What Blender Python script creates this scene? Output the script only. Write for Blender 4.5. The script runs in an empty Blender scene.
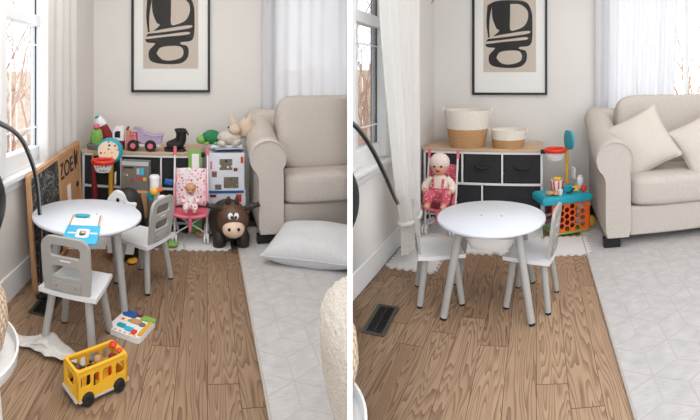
import bpy, bmesh, math, random
from mathutils import Vector, Matrix, Euler, noise
random.seed(7)
PI = math.pi
S = bpy.context.scene
COL = S.collection
# ------------------------------------------------------------------ camera, world, light, exposure
cd = bpy.data.cameras.new('camera'); cam = bpy.data.objects.new('camera', cd); COL.objects.link(cam); S.camera = cam
cam.location = (0, 0, 1.2); cam.rotation_euler = (PI/2, 0, 0)
cd.type = 'PANO'; cd.panorama_type = 'CENTRAL_CYLINDRICAL'
cd.central_cylindrical_range_u_min = -350/430; cd.central_cylindrical_range_u_max = 350/430
cd.central_cylindrical_range_v_min = -(420-79)/430; cd.central_cylindrical_range_v_max = 79/430
cd.clip_start = 0.05
W = bpy.data.worlds.new('overcast_sky'); S.world = W; W.use_nodes = True
W.node_tree.nodes['Background'].inputs[0].default_value = (0.90, 0.95, 1.0, 1)
W.node_tree.nodes['Background'].inputs[1].default_value = 2.3
S.view_settings.view_transform = 'Standard'; S.view_settings.look = 'None'
S.view_settings.gamma = 1.0; S.view_settings.use_curve_mapping = False
S.view_settings.exposure = 0.30
S.cycles.use_denoising = True; S.cycles.max_bounces = 8; S.cycles.transparent_max_bounces = 16
TH = {'L': (207-350)/430, 'R': (536-350)/430}          # which way the two rooms face
def W3(r, u, v, z=0.0):
    t = TH[r]; return Vector((u*math.cos(t)+v*math.sin(t), -u*math.sin(t)+v*math.cos(t), z))
def area(name, r, u, v, z, sx, sy, power, col, rot=(0, 0, 0)):
    l = bpy.data.lights.new(name, 'AREA'); l.shape = 'RECTANGLE'; l.size = sx; l.size_y = sy; l.energy = power; l.color = col
    o = bpy.data.objects.new(name, l); COL.objects.link(o); o.location = W3(r, u, v, z)
    o.rotation_euler = (Matrix.Rotation(-TH[r], 4, 'Z') @ Euler(rot).to_matrix().to_4x4()).to_euler()
area('ceiling_fill', 'L', -0.15, 1.9, 2.5, 1.3, 2.4, 24, (1, 0.96, 0.91))  # added soft fill below the unseen ceiling, not a fixture of the room
area('ceiling_fill', 'R', 0.75, 2.0, 2.5, 2.2, 2.6, 24, (1, 0.96, 0.91))  # the same added fill over the right-hand room

# ------------------------------------------------------------------ materials
def lin(c):
    return tuple(((x/255)/12.92 if x/255 <= .04045 else ((x/255+.055)/1.055)**2.4) for x in c) + (1,)
MATS = {}
def nodes(name):
    m = bpy.data.materials.new(name); m.use_nodes = True
    nt = m.node_tree; b = nt.nodes['Principled BSDF']; return m, nt, b
def mat(name, c, rough=.6, vary=.06, scale=25, bump=0, metal=0, bscale=None, spec=.4):
    if name in MATS: return MATS[name]
    m, nt, b = nodes(name); b.inputs['Roughness'].default_value = rough; b.inputs['Metallic'].default_value = metal
    b.inputs['Specular IOR Level'].default_value = spec
    tc = nt.nodes.new('ShaderNodeTexCoord'); n = nt.nodes.new('ShaderNodeTexNoise'); n.inputs['Scale'].default_value = scale
    n.inputs['Detail'].default_value = 3
    r = nt.nodes.new('ShaderNodeValToRGB'); L = lin(c)
    r.color_ramp.elements[0].position = .3; r.color_ramp.elements[1].position = .7
    r.color_ramp.elements[0].color = tuple(x*(1-vary) for x in L[:3])+(1,); r.color_ramp.elements[1].color = tuple(min(1, x*(1+vary)) for x in L[:3])+(1,)
    nt.links.new(tc.outputs['Object'], n.inputs['Vector']); nt.links.new(n.outputs['Fac'], r.inputs[0]); nt.links.new(r.outputs[0], b.inputs['Base Color'])
    if bump:
        n2 = nt.nodes.new('ShaderNodeTexNoise'); n2.inputs['Scale'].default_value = bscale or scale*4; n2.inputs['Detail'].default_value = 4
        bp = nt.nodes.new('ShaderNodeBump'); bp.inputs['Strength'].default_value = bump; bp.inputs['Distance'].default_value = .01
        nt.links.new(tc.outputs['Object'], n2.inputs['Vector']); nt.links.new(n2.outputs['Fac'], bp.inputs['Height']); nt.links.new(bp.outputs[0], b.inputs['Normal'])
    MATS[name] = m; return m
class NB:                                               # tiny node helper
    def __init__(s, nt): s.nt = nt
    def __call__(s, t, op=None, **k):
        n = s.nt.nodes.new('ShaderNode'+t)
        if op: n.operation = op
        for a, v in k.items(): setattr(n, a, v)
        return n
    def math(s, op, a, b=None, c=None):
        n = s.nt.nodes.new('ShaderNodeMath'); n.operation = op
        for i, x in enumerate((a, b, c)):
            if x is None: continue
            if isinstance(x, (int, float)): n.inputs[i].default_value = x
            else: s.nt.links.new(x, n.inputs[i])
        return n.outputs[0]
    def l(s, a, b): s.nt.links.new(a, b)
def floor_mat():
    m, nt, b = nodes('oak_planks'); N = NB(nt)
    tc = N('TexCoord'); sp = N('SeparateXYZ'); N.l(tc.outputs['Object'], sp.inputs[0]); x, y = sp.outputs[0], sp.outputs[1]
    w = .125
    pid = N.math('FLOOR', N.math('DIVIDE', x, w)); fx = N.math('FRACT', N.math('DIVIDE', x, w))
    wn = N('TexWhiteNoise', noise_dimensions='1D'); N.l(pid, wn.inputs['W'])
    yo = N.math('DIVIDE', N.math('ADD', y, N.math('MULTIPLY', wn.outputs['Value'], 5.0)), 1.15)
    bid = N.math('FLOOR', yo); fy = N.math('FRACT', yo)
    key = N.math('ADD', N.math('MULTIPLY', pid, 17.3), N.math('MULTIPLY', bid, 5.71))
    wb = N('TexWhiteNoise', noise_dimensions='1D'); N.l(key, wb.inputs['W'])
    # cathedral grain: contour lines of a stretched noise, another piece of it on every board
    cv = N('CombineXYZ'); N.l(N.math('MULTIPLY', x, 10.0), cv.inputs[0]); N.l(N.math('MULTIPLY', y, .95), cv.inputs[1]); N.l(N.math('MULTIPLY', wb.outputs['Value'], 40), cv.inputs[2])
    n = N('TexNoise'); n.inputs['Scale'].default_value = 1.0; n.inputs['Detail'].default_value = 2.2; n.inputs['Roughness'].default_value = .42; N.l(cv.outputs[0], n.inputs['Vector'])
    ring = N.math('FRACT', N.math('MULTIPLY', n.outputs['Fac'], 26.0))
    r = N('ValToRGB'); r.color_ramp.elements[0].position = 0; r.color_ramp.elements[0].color = (1, 1, 1, 1)
    r.color_ramp.elements[1].position = .62; r.color_ramp.elements[1].color = (.1, .1, .1, 1)
    e = r.color_ramp.elements.new(.98); e.color = (0, 0, 0, 1); N.l(ring, r.inputs[0])
    cv2 = N('CombineXYZ'); N.l(N.math('MULTIPLY', x, 260), cv2.inputs[0]); N.l(N.math('MULTIPLY', y, 9), cv2.inputs[1])
    n2 = N('TexNoise'); n2.inputs['Detail'].default_value = 3; n2.inputs['Scale'].default_value = 1; N.l(cv2.outputs[0], n2.inputs['Vector'])
    g = N.math('MULTIPLY', r.outputs[0], N.math('ADD', N.math('MULTIPLY', n2.outputs['Fac'], 1.1), .2))
    base = N('ValToRGB'); base.color_ramp.elements[0].color = lin((150, 121, 96)); base.color_ramp.elements[1].color = lin((176, 147, 120)); N.l(wb.outputs['Value'], base.inputs[0])
    dark = N('ValToRGB'); dark.color_ramp.elements[0].color = lin((84, 60, 42)); dark.color_ramp.elements[1].color = lin((108, 80, 58)); N.l(wb.outputs['Value'], dark.inputs[0])
    mx = N('MixRGB'); N.l(N.math('MULTIPLY', g, .95), mx.inputs[0]); N.l(base.outputs[0], mx.inputs[1]); N.l(dark.outputs[0], mx.inputs[2])
    ex = N.math('MULTIPLY', N.math('GREATER_THAN', fx, .02), N.math('GREATER_THAN', fy, .003))
    mj = N('MixRGB'); N.l(ex, mj.inputs[0]); mj.inputs[1].default_value = lin((92, 68, 52)); N.l(mx.outputs[0], mj.inputs[2])
    N.l(mj.outputs[0], b.inputs['Base Color']); b.inputs['Roughness'].default_value = .52; b.inputs['Specular IOR Level'].default_value = .35
    return m
def rug_mat():
    m, nt, b = nodes('rug_weave'); N = NB(nt)
    tc = N('TexCoord'); sp = N('SeparateXYZ'); N.l(tc.outputs['Object'], sp.inputs[0]); x, y = sp.outputs[0], sp.outputs[1]
    sc_ = .25; px = N.math('DIVIDE', x, sc_); py = N.math('DIVIDE', y, sc_); r3 = 3**.5
    md = lambda a, m: N.math('SUBTRACT', N.math('FLOORED_MODULO', a, m), m/2)
    ax, ay = md(px, 1.0), md(py, r3); bx, by = md(N.math('SUBTRACT', px, .5), 1.0), md(N.math('SUBTRACT', py, r3/2), r3)
    d2 = lambda p, q: N.math('ADD', N.math('MULTIPLY', p, p), N.math('MULTIPLY', q, q))
    sel = N.math('LESS_THAN', d2(ax, ay), d2(bx, by)); inv = N.math('SUBTRACT', 1.0, sel)
    gx = N.math('ADD', N.math('MULTIPLY', ax, sel), N.math('MULTIPLY', bx, inv)); gy = N.math('ADD', N.math('MULTIPLY', ay, sel), N.math('MULTIPLY', by, inv))
    qx, qy = N.math('ABSOLUTE', gx), N.math('ABSOLUTE', gy)
    hd = N.math('MAXIMUM', N.math('ADD', N.math('MULTIPLY', qx, .5), N.math('MULTIPLY', qy, r3/2)), qx)
    lines = N.math('GREATER_THAN', hd, .484)                  # hexagon outlines, and three spokes that make each a cube
    for an in (90, 210, 330):
        ca, sa = math.cos(math.radians(an)), math.sin(math.radians(an))
        al = N.math('ADD', N.math('MULTIPLY', gx, ca), N.math('MULTIPLY', gy, sa)); ac_ = N.math('ABSOLUTE', N.math('SUBTRACT', N.math('MULTIPLY', gx, sa), N.math('MULTIPLY', gy, ca)))
        lines = N.math('MAXIMUM', lines, N.math('MULTIPLY', N.math('LESS_THAN', ac_, .014), N.math('GREATER_THAN', al, 0.0)))
    n = N('TexNoise'); n.inputs['Scale'].default_value = 14; n.inputs['Detail'].default_value = 6; N.l(tc.outputs['Object'], n.inputs['Vector'])
    cv = N('CombineXYZ'); N.l(N.math('MULTIPLY', x, 20), cv.inputs[0]); N.l(N.math('MULTIPLY', y, 190), cv.inputs[1])
    n2 = N('TexNoise'); n2.inputs['Scale'].default_value = 1; n2.inputs['Detail'].default_value = 3; N.l(cv.outputs[0], n2.inputs['Vector'])
    r = N('ValToRGB'); r.color_ramp.elements[0].position = .35; r.color_ramp.elements[1].position = .65
    r.color_ramp.elements[0].color = lin((178, 176, 176)); r.color_ramp.elements[1].color = lin((200, 197, 196))
    N.l(N.math('ADD', N.math('MULTIPLY', n.outputs['Fac'], .5), N.math('MULTIPLY', n2.outputs['Fac'], .5)), r.inputs[0])
    mx = N('MixRGB'); N.l(N.math('MULTIPLY', lines, N.math('MULTIPLY', n.outputs['Fac'], .55)), mx.inputs[0]); N.l(r.outputs[0], mx.inputs[1]); mx.inputs[2].default_value = lin((160, 150, 146))
    N.l(mx.outputs[0], b.inputs['Base Color']); b.inputs['Roughness'].default_value = .95; b.inputs['Specular IOR Level'].default_value = .1
    bp = N('Bump'); bp.inputs['Strength'].default_value = .3; bp.inputs['Distance'].default_value = .004; N.l(n2.outputs['Fac'], bp.inputs['Height']); N.l(bp.outputs[0], b.inputs['Normal'])
    return m
def sheer_mat(name, c, thru, tl):
    m, nt, b = nodes(name); N = NB(nt); nt.nodes.remove(b); out = nt.nodes['Material Output']
    tc = N('TexCoord'); w = N('TexNoise'); w.inputs['Scale'].default_value = 60; N.l(tc.outputs['Object'], w.inputs['Vector'])
    r = N('ValToRGB'); r.color_ramp.elements[0].color = tuple(x*.95 for x in lin(c)[:3])+(1,); r.color_ramp.elements[1].color = lin(c); N.l(w.outputs['Fac'], r.inputs[0])
    d = N('BsdfDiffuse'); t = N('BsdfTranslucent'); x = N('BsdfTransparent'); N.l(r.outputs[0], d.inputs[0]); N.l(r.outputs[0], t.inputs[0])
    a = N('MixShader'); a.inputs[0].default_value = tl; N.l(d.outputs[0], a.inputs[1]); N.l(t.outputs[0], a.inputs[2])
    e = N('MixShader'); e.inputs[0].default_value = thru; N.l(a.outputs[0], e.inputs[1]); N.l(x.outputs[0], e.inputs[2]); N.l(e.outputs[0], out.inputs[0])
    return m
def glass_mat():
    m, nt, b = nodes('clear_glass'); N = NB(nt); nt.nodes.remove(b); out = nt.nodes['Material Output']
    x = N('BsdfTransparent'); g = N('BsdfGlossy'); g.inputs['Roughness'].default_value = .03; f = N('LayerWeight'); f.inputs[0].default_value = .15
    e = N('MixShader'); N.l(N.math('MULTIPLY', f.outputs['Fresnel'], .45), e.inputs[0]); N.l(x.outputs[0], e.inputs[1]); N.l(g.outputs[0], e.inputs[2]); N.l(e.outputs[0], out.inputs[0])
    return m
def weave_mat(name, c1, c2, su, sv):
    m, nt, b = nodes(name); N = NB(nt)
    tc = N('TexCoord'); sp = N('SeparateXYZ'); N.l(tc.outputs['Object'], sp.inputs[0])
    ang = N.math('ARCTAN2', sp.outputs[1], sp.outputs[0])
    zz = N.math('SINE', N.math('MULTIPLY', sp.outputs[2], sv))
    k = N.math('SINE', N.math('ADD', N.math('MULTIPLY', ang, su), N.math('MULTIPLY', N.math('FLOOR', N.math('MULTIPLY', sp.outputs[2], sv/PI)), PI/1.3)))
    h = N.math('ADD', N.math('MULTIPLY', N.math('ABSOLUTE', zz), .5), N.math('MULTIPLY', k, .35))
    r = N('ValToRGB'); r.color_ramp.elements[0].color = lin(c1); r.color_ramp.elements[1].color = lin(c2); r.color_ramp.elements[0].position = .05; r.color_ramp.elements[1].position = .6; N.l(h, r.inputs[0])
    N.l(r.outputs[0], b.inputs['Base Color']); b.inputs['Roughness'].default_value = .9; b.inputs['Specular IOR Level'].default_value = .15
    bp = N('Bump'); bp.inputs['Strength'].default_value = .6; bp.inputs['Distance'].default_value = .004; N.l(h, bp.inputs['Height']); N.l(bp.outputs[0], b.inputs['Normal'])
    return m
def dots_mat(name, base, cols, scale):
    m, nt, b = nodes(name); N = NB(nt)
    tc = N('TexCoord'); v = N('TexVoronoi'); v.inputs['Scale'].default_value = scale; v.inputs['Randomness'].default_value = .55; N.l(tc.outputs['Object'], v.inputs['Vector'])
    sp = N('SeparateColor'); N.l(v.outputs['Color'], sp.inputs[0])
    r = N('ValToRGB'); r.color_ramp.interpolation = 'CONSTANT'
    for i, c in enumerate(cols):
        e = r.color_ramp.elements[i] if i < 2 else r.color_ramp.elements.new(i/len(cols))
        e.position = i/len(cols); e.color = lin(c)
    N.l(sp.outputs[0], r.inputs[0])
    mx = N('MixRGB'); N.l(N.math('LESS_THAN', v.outputs['Distance'], .36), mx.inputs[0]); mx.inputs[1].default_value = lin(base); N.l(r.outputs[0], mx.inputs[2])
    N.l(mx.outputs[0], b.inputs['Base Color']); b.inputs['Roughness'].default_value = .85; return m
def chalk_mat():
    m, nt, b = nodes('chalkboard'); N = NB(nt)
    tc = N('TexCoord'); n = N('TexNoise'); n.inputs['Scale'].default_value = 7; n.inputs['Detail'].default_value = 5; n.inputs['Distortion'].default_value = 2.5; N.l(tc.outputs['Object'], n.inputs['Vector'])
    f = N.math('LESS_THAN', N.math('ABSOLUTE', N.math('SUBTRACT', n.outputs['Fac'], .5)), .018)
    mx = N('MixRGB'); N.l(N.math('MULTIPLY', f, .55), mx.inputs[0]); mx.inputs[1].default_value = lin((46, 46, 46)); mx.inputs[2].default_value = lin((170, 170, 165)); N.l(mx.outputs[0], b.inputs['Base Color'])
    b.inputs['Roughness'].default_value = .8; return m

M_wall = mat('warm_white_wall_paint', (224, 220, 216), .9, .015, 3, spec=.1)
M_trim = mat('white_trim_paint', (236, 237, 238), .5, .01, 5)
M_floor = floor_mat(); M_rug = rug_mat(); M_glass = glass_mat()
M_sheer = sheer_mat('sheer_white_voile', (226, 226, 229), .05, .25)
M_linen = sheer_mat('off_white_linen', (247, 245, 242), .03, .36)
M_sofa = mat('oatmeal_weave_upholstery', (200, 191, 183), .95, .09, 130, .35, bscale=420, spec=.1)
M_pillow = mat('cream_linen_pillow', (208, 200, 191), .95, .04, 90, .25, bscale=300, spec=.1)
M_gpillow = mat('pale_grey_cotton', (206, 206, 208), .95, .04, 60, .2, bscale=300, spec=.1)
M_boucle = mat('cream_boucle', (228, 221, 210), 1, .12, 120, 1.0, bscale=150, spec=.05)
M_black = mat('black_plastic', (24, 24, 26), .45, .1)
M_blackm = mat('black_metal', (28, 28, 30), .35, .1)
M_white = mat('white_plastic', (238, 238, 238), .4, .02)
M_whitem = mat('white_powder_coat', (232, 232, 232), .4, .02)
M_grey = mat('grey_painted_wood', (168, 165, 161), .5, .04, 12)
M_tabletop = mat('white_laminate', (222, 227, 236), .35, .01, 6, spec=.5)
M_seat = mat('pale_seat_laminate', (222, 222, 224), .4, .01, 6)
M_rubber = mat('dark_rubber', (40, 38, 36), .8, .1)
M_wood = mat('light_oak_board', (201, 172, 143), .5, .10, 8)
M_drawer = mat('charcoal_fabric', (56, 56, 58), .95, .18, 160, .3, spec=.1)
M_steel = mat('brushed_steel', (150, 150, 150), .3, .05, 30, metal=.8)
M_tan = mat('tan_pine', (196, 152, 110), .6, .10, 14)
M_cork = mat('brown_kraft_board', (190, 146, 106), .85, .08, 40)
M_chalk = chalk_mat()
M_red = mat('toy_red', (222, 62, 40), .4, .03); M_dred = mat('dark_red', (138, 30, 38), .6, .1)
M_teal = mat('toy_teal', (36, 160, 180), .4, .03); M_blue = mat('toy_blue', (36, 92, 160), .4, .05); M_cyan = mat('cyan_print', (66, 182, 222), .5, .05, 40)
M_yellow = mat('toy_yellow', (242, 186, 52), .4, .03); M_mustard = mat('toy_mustard', (226, 168, 52), .45, .03)
M_orange = mat('toy_orange', (232, 104, 40), .4, .04); M_green = mat('toy_green', (128, 176, 84), .5, .05); M_dgreen = mat('dark_green_plush', (52, 128, 86), .95, .2, 60, .5)
M_pink = mat('toy_pink', (222, 112, 132), .6, .05); M_lpink = mat('light_pink_knit', (240, 222, 212), .95, .06, 120, .4); M_lav = mat('toy_lavender', (178, 158, 186), .5, .04)
M_skin = mat('doll_skin', (226, 164, 140), .5, .03); M_brown = mat('toy_brown_vinyl', (92, 66, 50), .38, .06); M_dbrown = mat('dark_brown_vinyl', (52, 44, 38), .4, .06)
M_muzzle = mat('cream_vinyl', (226, 200, 176), .4, .03); M_plush = mat('beige_plush', (214, 192, 172), 1, .10, 60, .6, bscale=160); M_plushw = mat('pale_plush', (208, 200, 190), 1, .1, 60, .6, bscale=160)
M_cream = mat('cream_cotton_rope', (232, 224, 212), .95, .06, 70, .4, bscale=140)
M_foam = mat('pale_grey_foam', (222, 221, 220), .9, .02, 30)
M_paper = mat('white_card', (236, 235, 235), .7, .01); M_box = mat('pale_blue_white_card', (226, 229, 236), .6, .03, 10)
M_greyc = mat('grey_card', (116, 114, 112), .7, .04); M_lgrey = mat('light_grey_plastic', (190, 190, 192), .5, .03)
M_seagrass = weave_mat('seagrass_weave', (166, 122, 80), (214, 172, 126), 46, 260); M_rattan = weave_mat('pale_rattan', (182, 156, 130), (226, 206, 184), 40, 190)
M_floral = dots_mat('heart_print_cotton', (236, 222, 224), [(226, 70, 84), (240, 150, 170), (150, 170, 200), (214, 120, 130), (200, 205, 215)], 42)
M_pinkprint = dots_mat('pink_dotted_cotton', (206, 92, 110), [(240, 200, 205), (226, 130, 146), (190, 60, 80)], 80)
M_art = mat('beige_art_paper', (199, 187, 174), .85, .03, 20); M_ink = mat('black_ink', (44, 42, 40), .8, .05); M_mat = mat('white_mat_board', (232, 231, 228), .8, .01)
M_vent = mat('bronze_vent_metal', (70, 66, 58), .5, .1); M_cloth = mat('white_muslin', (220, 216, 210), .95, .04, 50, .3)
M_photo = dots_mat('printed_photo_pattern', (120, 110, 96), [(66, 60, 50), (210, 200, 190), (150, 60, 60), (130, 140, 110), (230, 220, 200)], 30)
M_face = dots_mat('busy_toy_print', (244, 226, 200), [(222, 80, 50), (240, 180, 60), (90, 160, 160), (236, 200, 180), (60, 60, 60)], 36)

# ------------------------------------------------------------------ mesh helpers
class B:
    """collects shapes in one bmesh"""
    def __init__(s): s.bm = bmesh.new(); s.mats = []; s.wn = False
    def mi(s, m):
        if m not in s.mats: s.mats.append(m)
        return s.mats.index(m)
    def _fin(s, nf, m, mx, verts):
        k = s.mi(m)
        for f in nf: f.material_index = k
        if mx is not None: bmesh.ops.transform(s.bm, matrix=mx, verts=verts)
    def box(s, c, d, m, bev=0, mx=None, seg=2):
        r = bmesh.ops.create_cube(s.bm, size=1); vs = r['verts']
        bmesh.ops.scale(s.bm, vec=d, verts=vs)
        fs = list({f for v in vs for f in v.link_faces})
        if bev:
            s.wn = True
            es = list({e for v in vs for e in v.link_edges})
            q = bmesh.ops.bevel(s.bm, geom=es, offset=min(bev, min(d)*.49), segments=seg, affect='EDGES', profile=.5)
            vs = list({v for f in q['faces'] for v in f.verts} | {v for v in vs if v.is_valid})
            fs = list({f for v in vs for f in v.link_faces})
        bmesh.ops.translate(s.bm, vec=c, verts=vs); s._fin(fs, m, mx, vs); return s
    def grid(s, fn, nu, nv, m, cu=False, cv=False, mx=None, ends=False):
        P = [[s.bm.verts.new(fn(i/(nu if cu else nu-1), j/(nv if cv else nv-1))) for j in range(nv)] for i in range(nu)]
        fs = []
        for i in range(nu if cu else nu-1):
            for j in range(nv if cv else nv-1):
                q = [P[i][j], P[(i+1) % nu][j], P[(i+1) % nu][(j+1) % nv], P[i][(j+1) % nv]]
                try: fs.append(s.bm.faces.new(q))
                except ValueError: pass
        if ends: fs += [s.bm.faces.new([r[0] for r in P][::-1]), s.bm.faces.new([r[-1] for r in P])]
        s._fin(fs, m, mx, [v for r in P for v in r]); return s
    def tube(s, pts, rad, m, seg=12, mx=None, cap=True, closed=False):
        pts = [Vector(p) for p in pts]; n = len(pts)
        if isinstance(rad, (int, float)): rad = [rad]*n
        rings = []; ref = None
        for i, p in enumerate(pts):
            a = pts[(i-1) % n] if (i > 0 or closed) else p; c = pts[(i+1) % n] if (i < n-1 or closed) else p
            t = (c-a).normalized()
            if ref is None: ref = t.orthogonal().normalized()
            ref = (ref - t*ref.dot(t)).normalized(); q = t.cross(ref)
            rings.append([s.bm.verts.new(p + (ref*math.cos(2*PI*k/seg)+q*math.sin(2*PI*k/seg))*rad[i]) for k in range(seg)])
        fs = []
        for i in range(n if closed else n-1):
            for k in range(seg):
                fs.append(s.bm.faces.new([rings[i][k], rings[i][(k+1) % seg], rings[(i+1) % n][(k+1) % seg], rings[(i+1) % n][k]]))
        if cap and not closed: fs.append(s.bm.faces.new(rings[0][::-1])); fs.append(s.bm.faces.new(rings[-1]))
        s._fin(fs, m, mx, [v for r in rings for v in r]); return s
    def lathe(s, prof, m, c=(0, 0, 0), seg=28, mx=None, cap=True):
        rings = [[s.bm.verts.new((c[0]+r*math.cos(2*PI*k/seg), c[1]+r*math.sin(2*PI*k/seg), c[2]+z)) for k in range(seg)] for r, z in prof]
        fs = []
        for i in range(len(prof)-1):
            for k in range(seg): fs.append(s.bm.faces.new([rings[i][k], rings[i][(k+1) % seg], rings[i+1][(k+1) % seg], rings[i+1][k]]))
        if cap: fs.append(s.bm.faces.new(rings[0][::-1])); fs.append(s.bm.faces.new(rings[-1]))
        s._fin(fs, m, mx, [v for r in rings for v in r]); return s
    def ell(s, c, r, m, seg=20, mx=None, e=1.0, lump=0, sd=0):
        def pw(x): return math.copysign(abs(x)**e, x)
        def fn(a, b):
            th = 2*PI*a; ph = PI*(b*.996+.002)-PI/2
            p = Vector((pw(math.cos(ph))*pw(math.cos(th)), pw(math.cos(ph))*pw(math.sin(th)), pw(math.sin(ph))))
            k = 1 + (lump*noise.noise(p*2.2+Vector((sd, sd, sd))) if lump else 0)
            return Vector((c[0]+p.x*r[0]*k, c[1]+p.y*r[1]*k, c[2]+p.z*r[2]*k))
        return s.grid(fn, seg, max(8, seg//2+2), m, cu=True, mx=mx, ends=True)
    def pillow(s, w, h, t, m, mx=None, n=22, puff=.5):
        for sg in (1, -1):
            def fn(a, b):
                x, y = 2*a-1, 2*b-1
                k = max(0, (1-x*x))**puff*max(0, (1-y*y))**puff
                pin = 1 - .10*(1-abs(x)**2)*abs(y)**2; pin2 = 1 - .10*(1-abs(y)**2)*abs(x)**2
                z = sg*t/2*k*(1+.10*noise.noise(Vector((x*2.3, y*2.3, t*9+w))))
                return Vector((x*w/2*pin2, y*h/2*pin, z))
            s.grid(fn, n, n, m, mx=mx)
        return s
    def prism(s, loops, t, m, mx=None):
        """loops of (x,z): outer outline then holes, extruded by t along +y"""
        es = []; vs = []
        for lp in loops:
            v = [s.bm.verts.new((x, 0, z)) for x, z in lp]; vs += v
            es += [s.bm.edges.new((v[i], v[(i+1) % len(v)])) for i in range(len(v))]
        r = bmesh.ops.triangle_fill(s.bm, use_beauty=True, use_dissolve=False, edges=es)
        fs = [f for f in r['geom'] if isinstance(f, bmesh.types.BMFace)]
        if len(loops) == 1 and not fs: fs = [s.bm.faces.new(vs)]
        q = bmesh.ops.extrude_face_region(s.bm, geom=fs)
        nv = [v for v in q['geom'] if isinstance(v, bmesh.types.BMVert)]
        bmesh.ops.translate(s.bm, vec=(0, t, 0), verts=nv)
        allv = vs+nv; ff = list({f for v in allv for f in v.link_faces})
        s._fin(ff, m, mx, allv); return s
    def obj(s, name, parent=None, loc=None, rot=None, smooth=46, label=None, sub=0, weld=True):
        if weld: bmesh.ops.remove_doubles(s.bm, verts=s.bm.verts, dist=1e-5)
        bmesh.ops.recalc_face_normals(s.bm, faces=s.bm.faces)
        if smooth <= 20: s.wn = False                              # square joinery stays flat-shaded
        for f in s.bm.faces: f.smooth = smooth > 20
        for e in s.bm.edges:
            if len(e.link_faces) == 2: e.smooth = e.calc_face_angle(0) < math.radians(smooth)
        me = bpy.data.meshes.new(name); s.bm.to_mesh(me); s.bm.free()
        for m in s.mats: me.materials.append(m)
        o = bpy.data.objects.new(name, me); COL.objects.link(o)
        if parent: o.parent = parent
        if loc is not None: o.location = loc
        if rot is not None: o.rotation_euler = rot
        if sub:
            md = o.modifiers.new('subsurf', 'SUBSURF'); md.levels = sub; md.render_levels = sub
        if s.wn: md = o.modifiers.new('even_normals', 'WEIGHTED_NORMAL'); md.keep_sharp = True
        if label: o['label'] = label
        return o
def rrect(w, h, r, n=5, cx=0, cz=0, rb=None):
    rb = r if rb is None else rb; out = []
    for (sx, sz, a0, q) in ((1, 1, 0, r), (-1, 1, 90, r), (-1, -1, 180, rb), (1, -1, 270, rb)):
        for k in range(n+1):
            a = math.radians(a0+90*k/n); out.append((cx+sx*(w/2-q)+q*math.cos(a), cz+sz*(h/2-q)+q*math.sin(a)))
    return out
def oval(rx, rz, cx=0, cz=0, n=28, e=1.0):
    pw = lambda x: math.copysign(abs(x)**e, x)
    return [(cx+rx*pw(math.cos(2*PI*k/n)), cz+rz*pw(math.sin(2*PI*k/n))) for k in range(n)]
def T(x=0, y=0, z=0): return Matrix.Translation((x, y, z))
def Rz(a): return Matrix.Rotation(math.radians(a), 4, 'Z')
def Rx(a): return Matrix.Rotation(math.radians(a), 4, 'X')
def Ry(a): return Matrix.Rotation(math.radians(a), 4, 'Y')
def spline(pts, n=8):
    P = [Vector(p) for p in pts]; out = []
    for i in range(len(P)-1):
        p0 = P[max(i-1, 0)]; p1 = P[i]; p2 = P[i+1]; p3 = P[min(i+2, len(P)-1)]
        for k in range(n):
            t = k/n; out.append(.5*((2*p1)+(p2-p0)*t+(2*p0-5*p1+4*p2-p3)*t*t+(3*p1-p0-3*p2+p3)*t**3))
    return out+[P[-1]]
SIDE = {}
def tag(o, label, cat, group=None):
    o['label'] = label; o['category'] = cat
    if group: o['group'] = group
    return o
def place(o, r, u, v, z=0, rz=0):
    o.location = W3(r, u, v, z); o.rotation_euler = (0, 0, -TH[r]+math.radians(rz)); SIDE[o.name] = r; return o
def thing(name, label, cat, r, u, v, z=0, rz=0, group=None):
    o = bpy.data.objects.new(name, None); o.empty_display_size = .05; COL.objects.link(o); tag(o, label, cat, group); return place(o, r, u, v, z, rz)
def one(b, name, label, cat, r, u, v, z=0, rz=0, group=None, **k):       # a thing that is one mesh
    o = b.obj(name, **k); tag(o, label, cat, group); return place(o, r, u, v, z, rz)
def struct(b, name, r, parent=None, **k):
    o = b.obj(name, parent, **k)
    if not parent: o['kind'] = 'structure'; place(o, r, 0, 0)
    return o
def kids(o): return [c for c in bpy.data.objects if c.parent == o]
def dup(root, label, r, u, v, z=0, rz=0, group=None):
    def cp(o, parent):
        c = o.copy(); COL.objects.link(c)
        if parent: c.parent = parent
        for ch in kids(o): cp(ch, c)
        return c
    n = cp(root, None); n['label'] = label
    if group: n['group'] = group
    return place(n, r, u, v, z, rz)
def text_into(b, s, size, m, mx, depth=.0012):
    cu = bpy.data.curves.new('t', 'FONT'); cu.body = s; cu.size = size; cu.extrude = depth; cu.align_x = 'CENTER'; cu.align_y = 'CENTER'; cu.offset = size*.012
    to = bpy.data.objects.new('t', cu); COL.objects.link(to); bpy.context.view_layer.update()
    me = bpy.data.meshes.new_from_object(to.evaluated_get(bpy.context.evaluated_depsgraph_get())); n0 = len(b.bm.verts); f0 = len(b.bm.faces)
    b.bm.from_mesh(me); b.bm.verts.ensure_lookup_table(); b.bm.faces.ensure_lookup_table()
    vs = b.bm.verts[n0:]; k = b.mi(m)
    for f in b.bm.faces[f0:]: f.material_index = k
    bmesh.ops.transform(b.bm, matrix=mx, verts=vs); bpy.data.objects.remove(to); bpy.data.curves.remove(cu)

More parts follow.
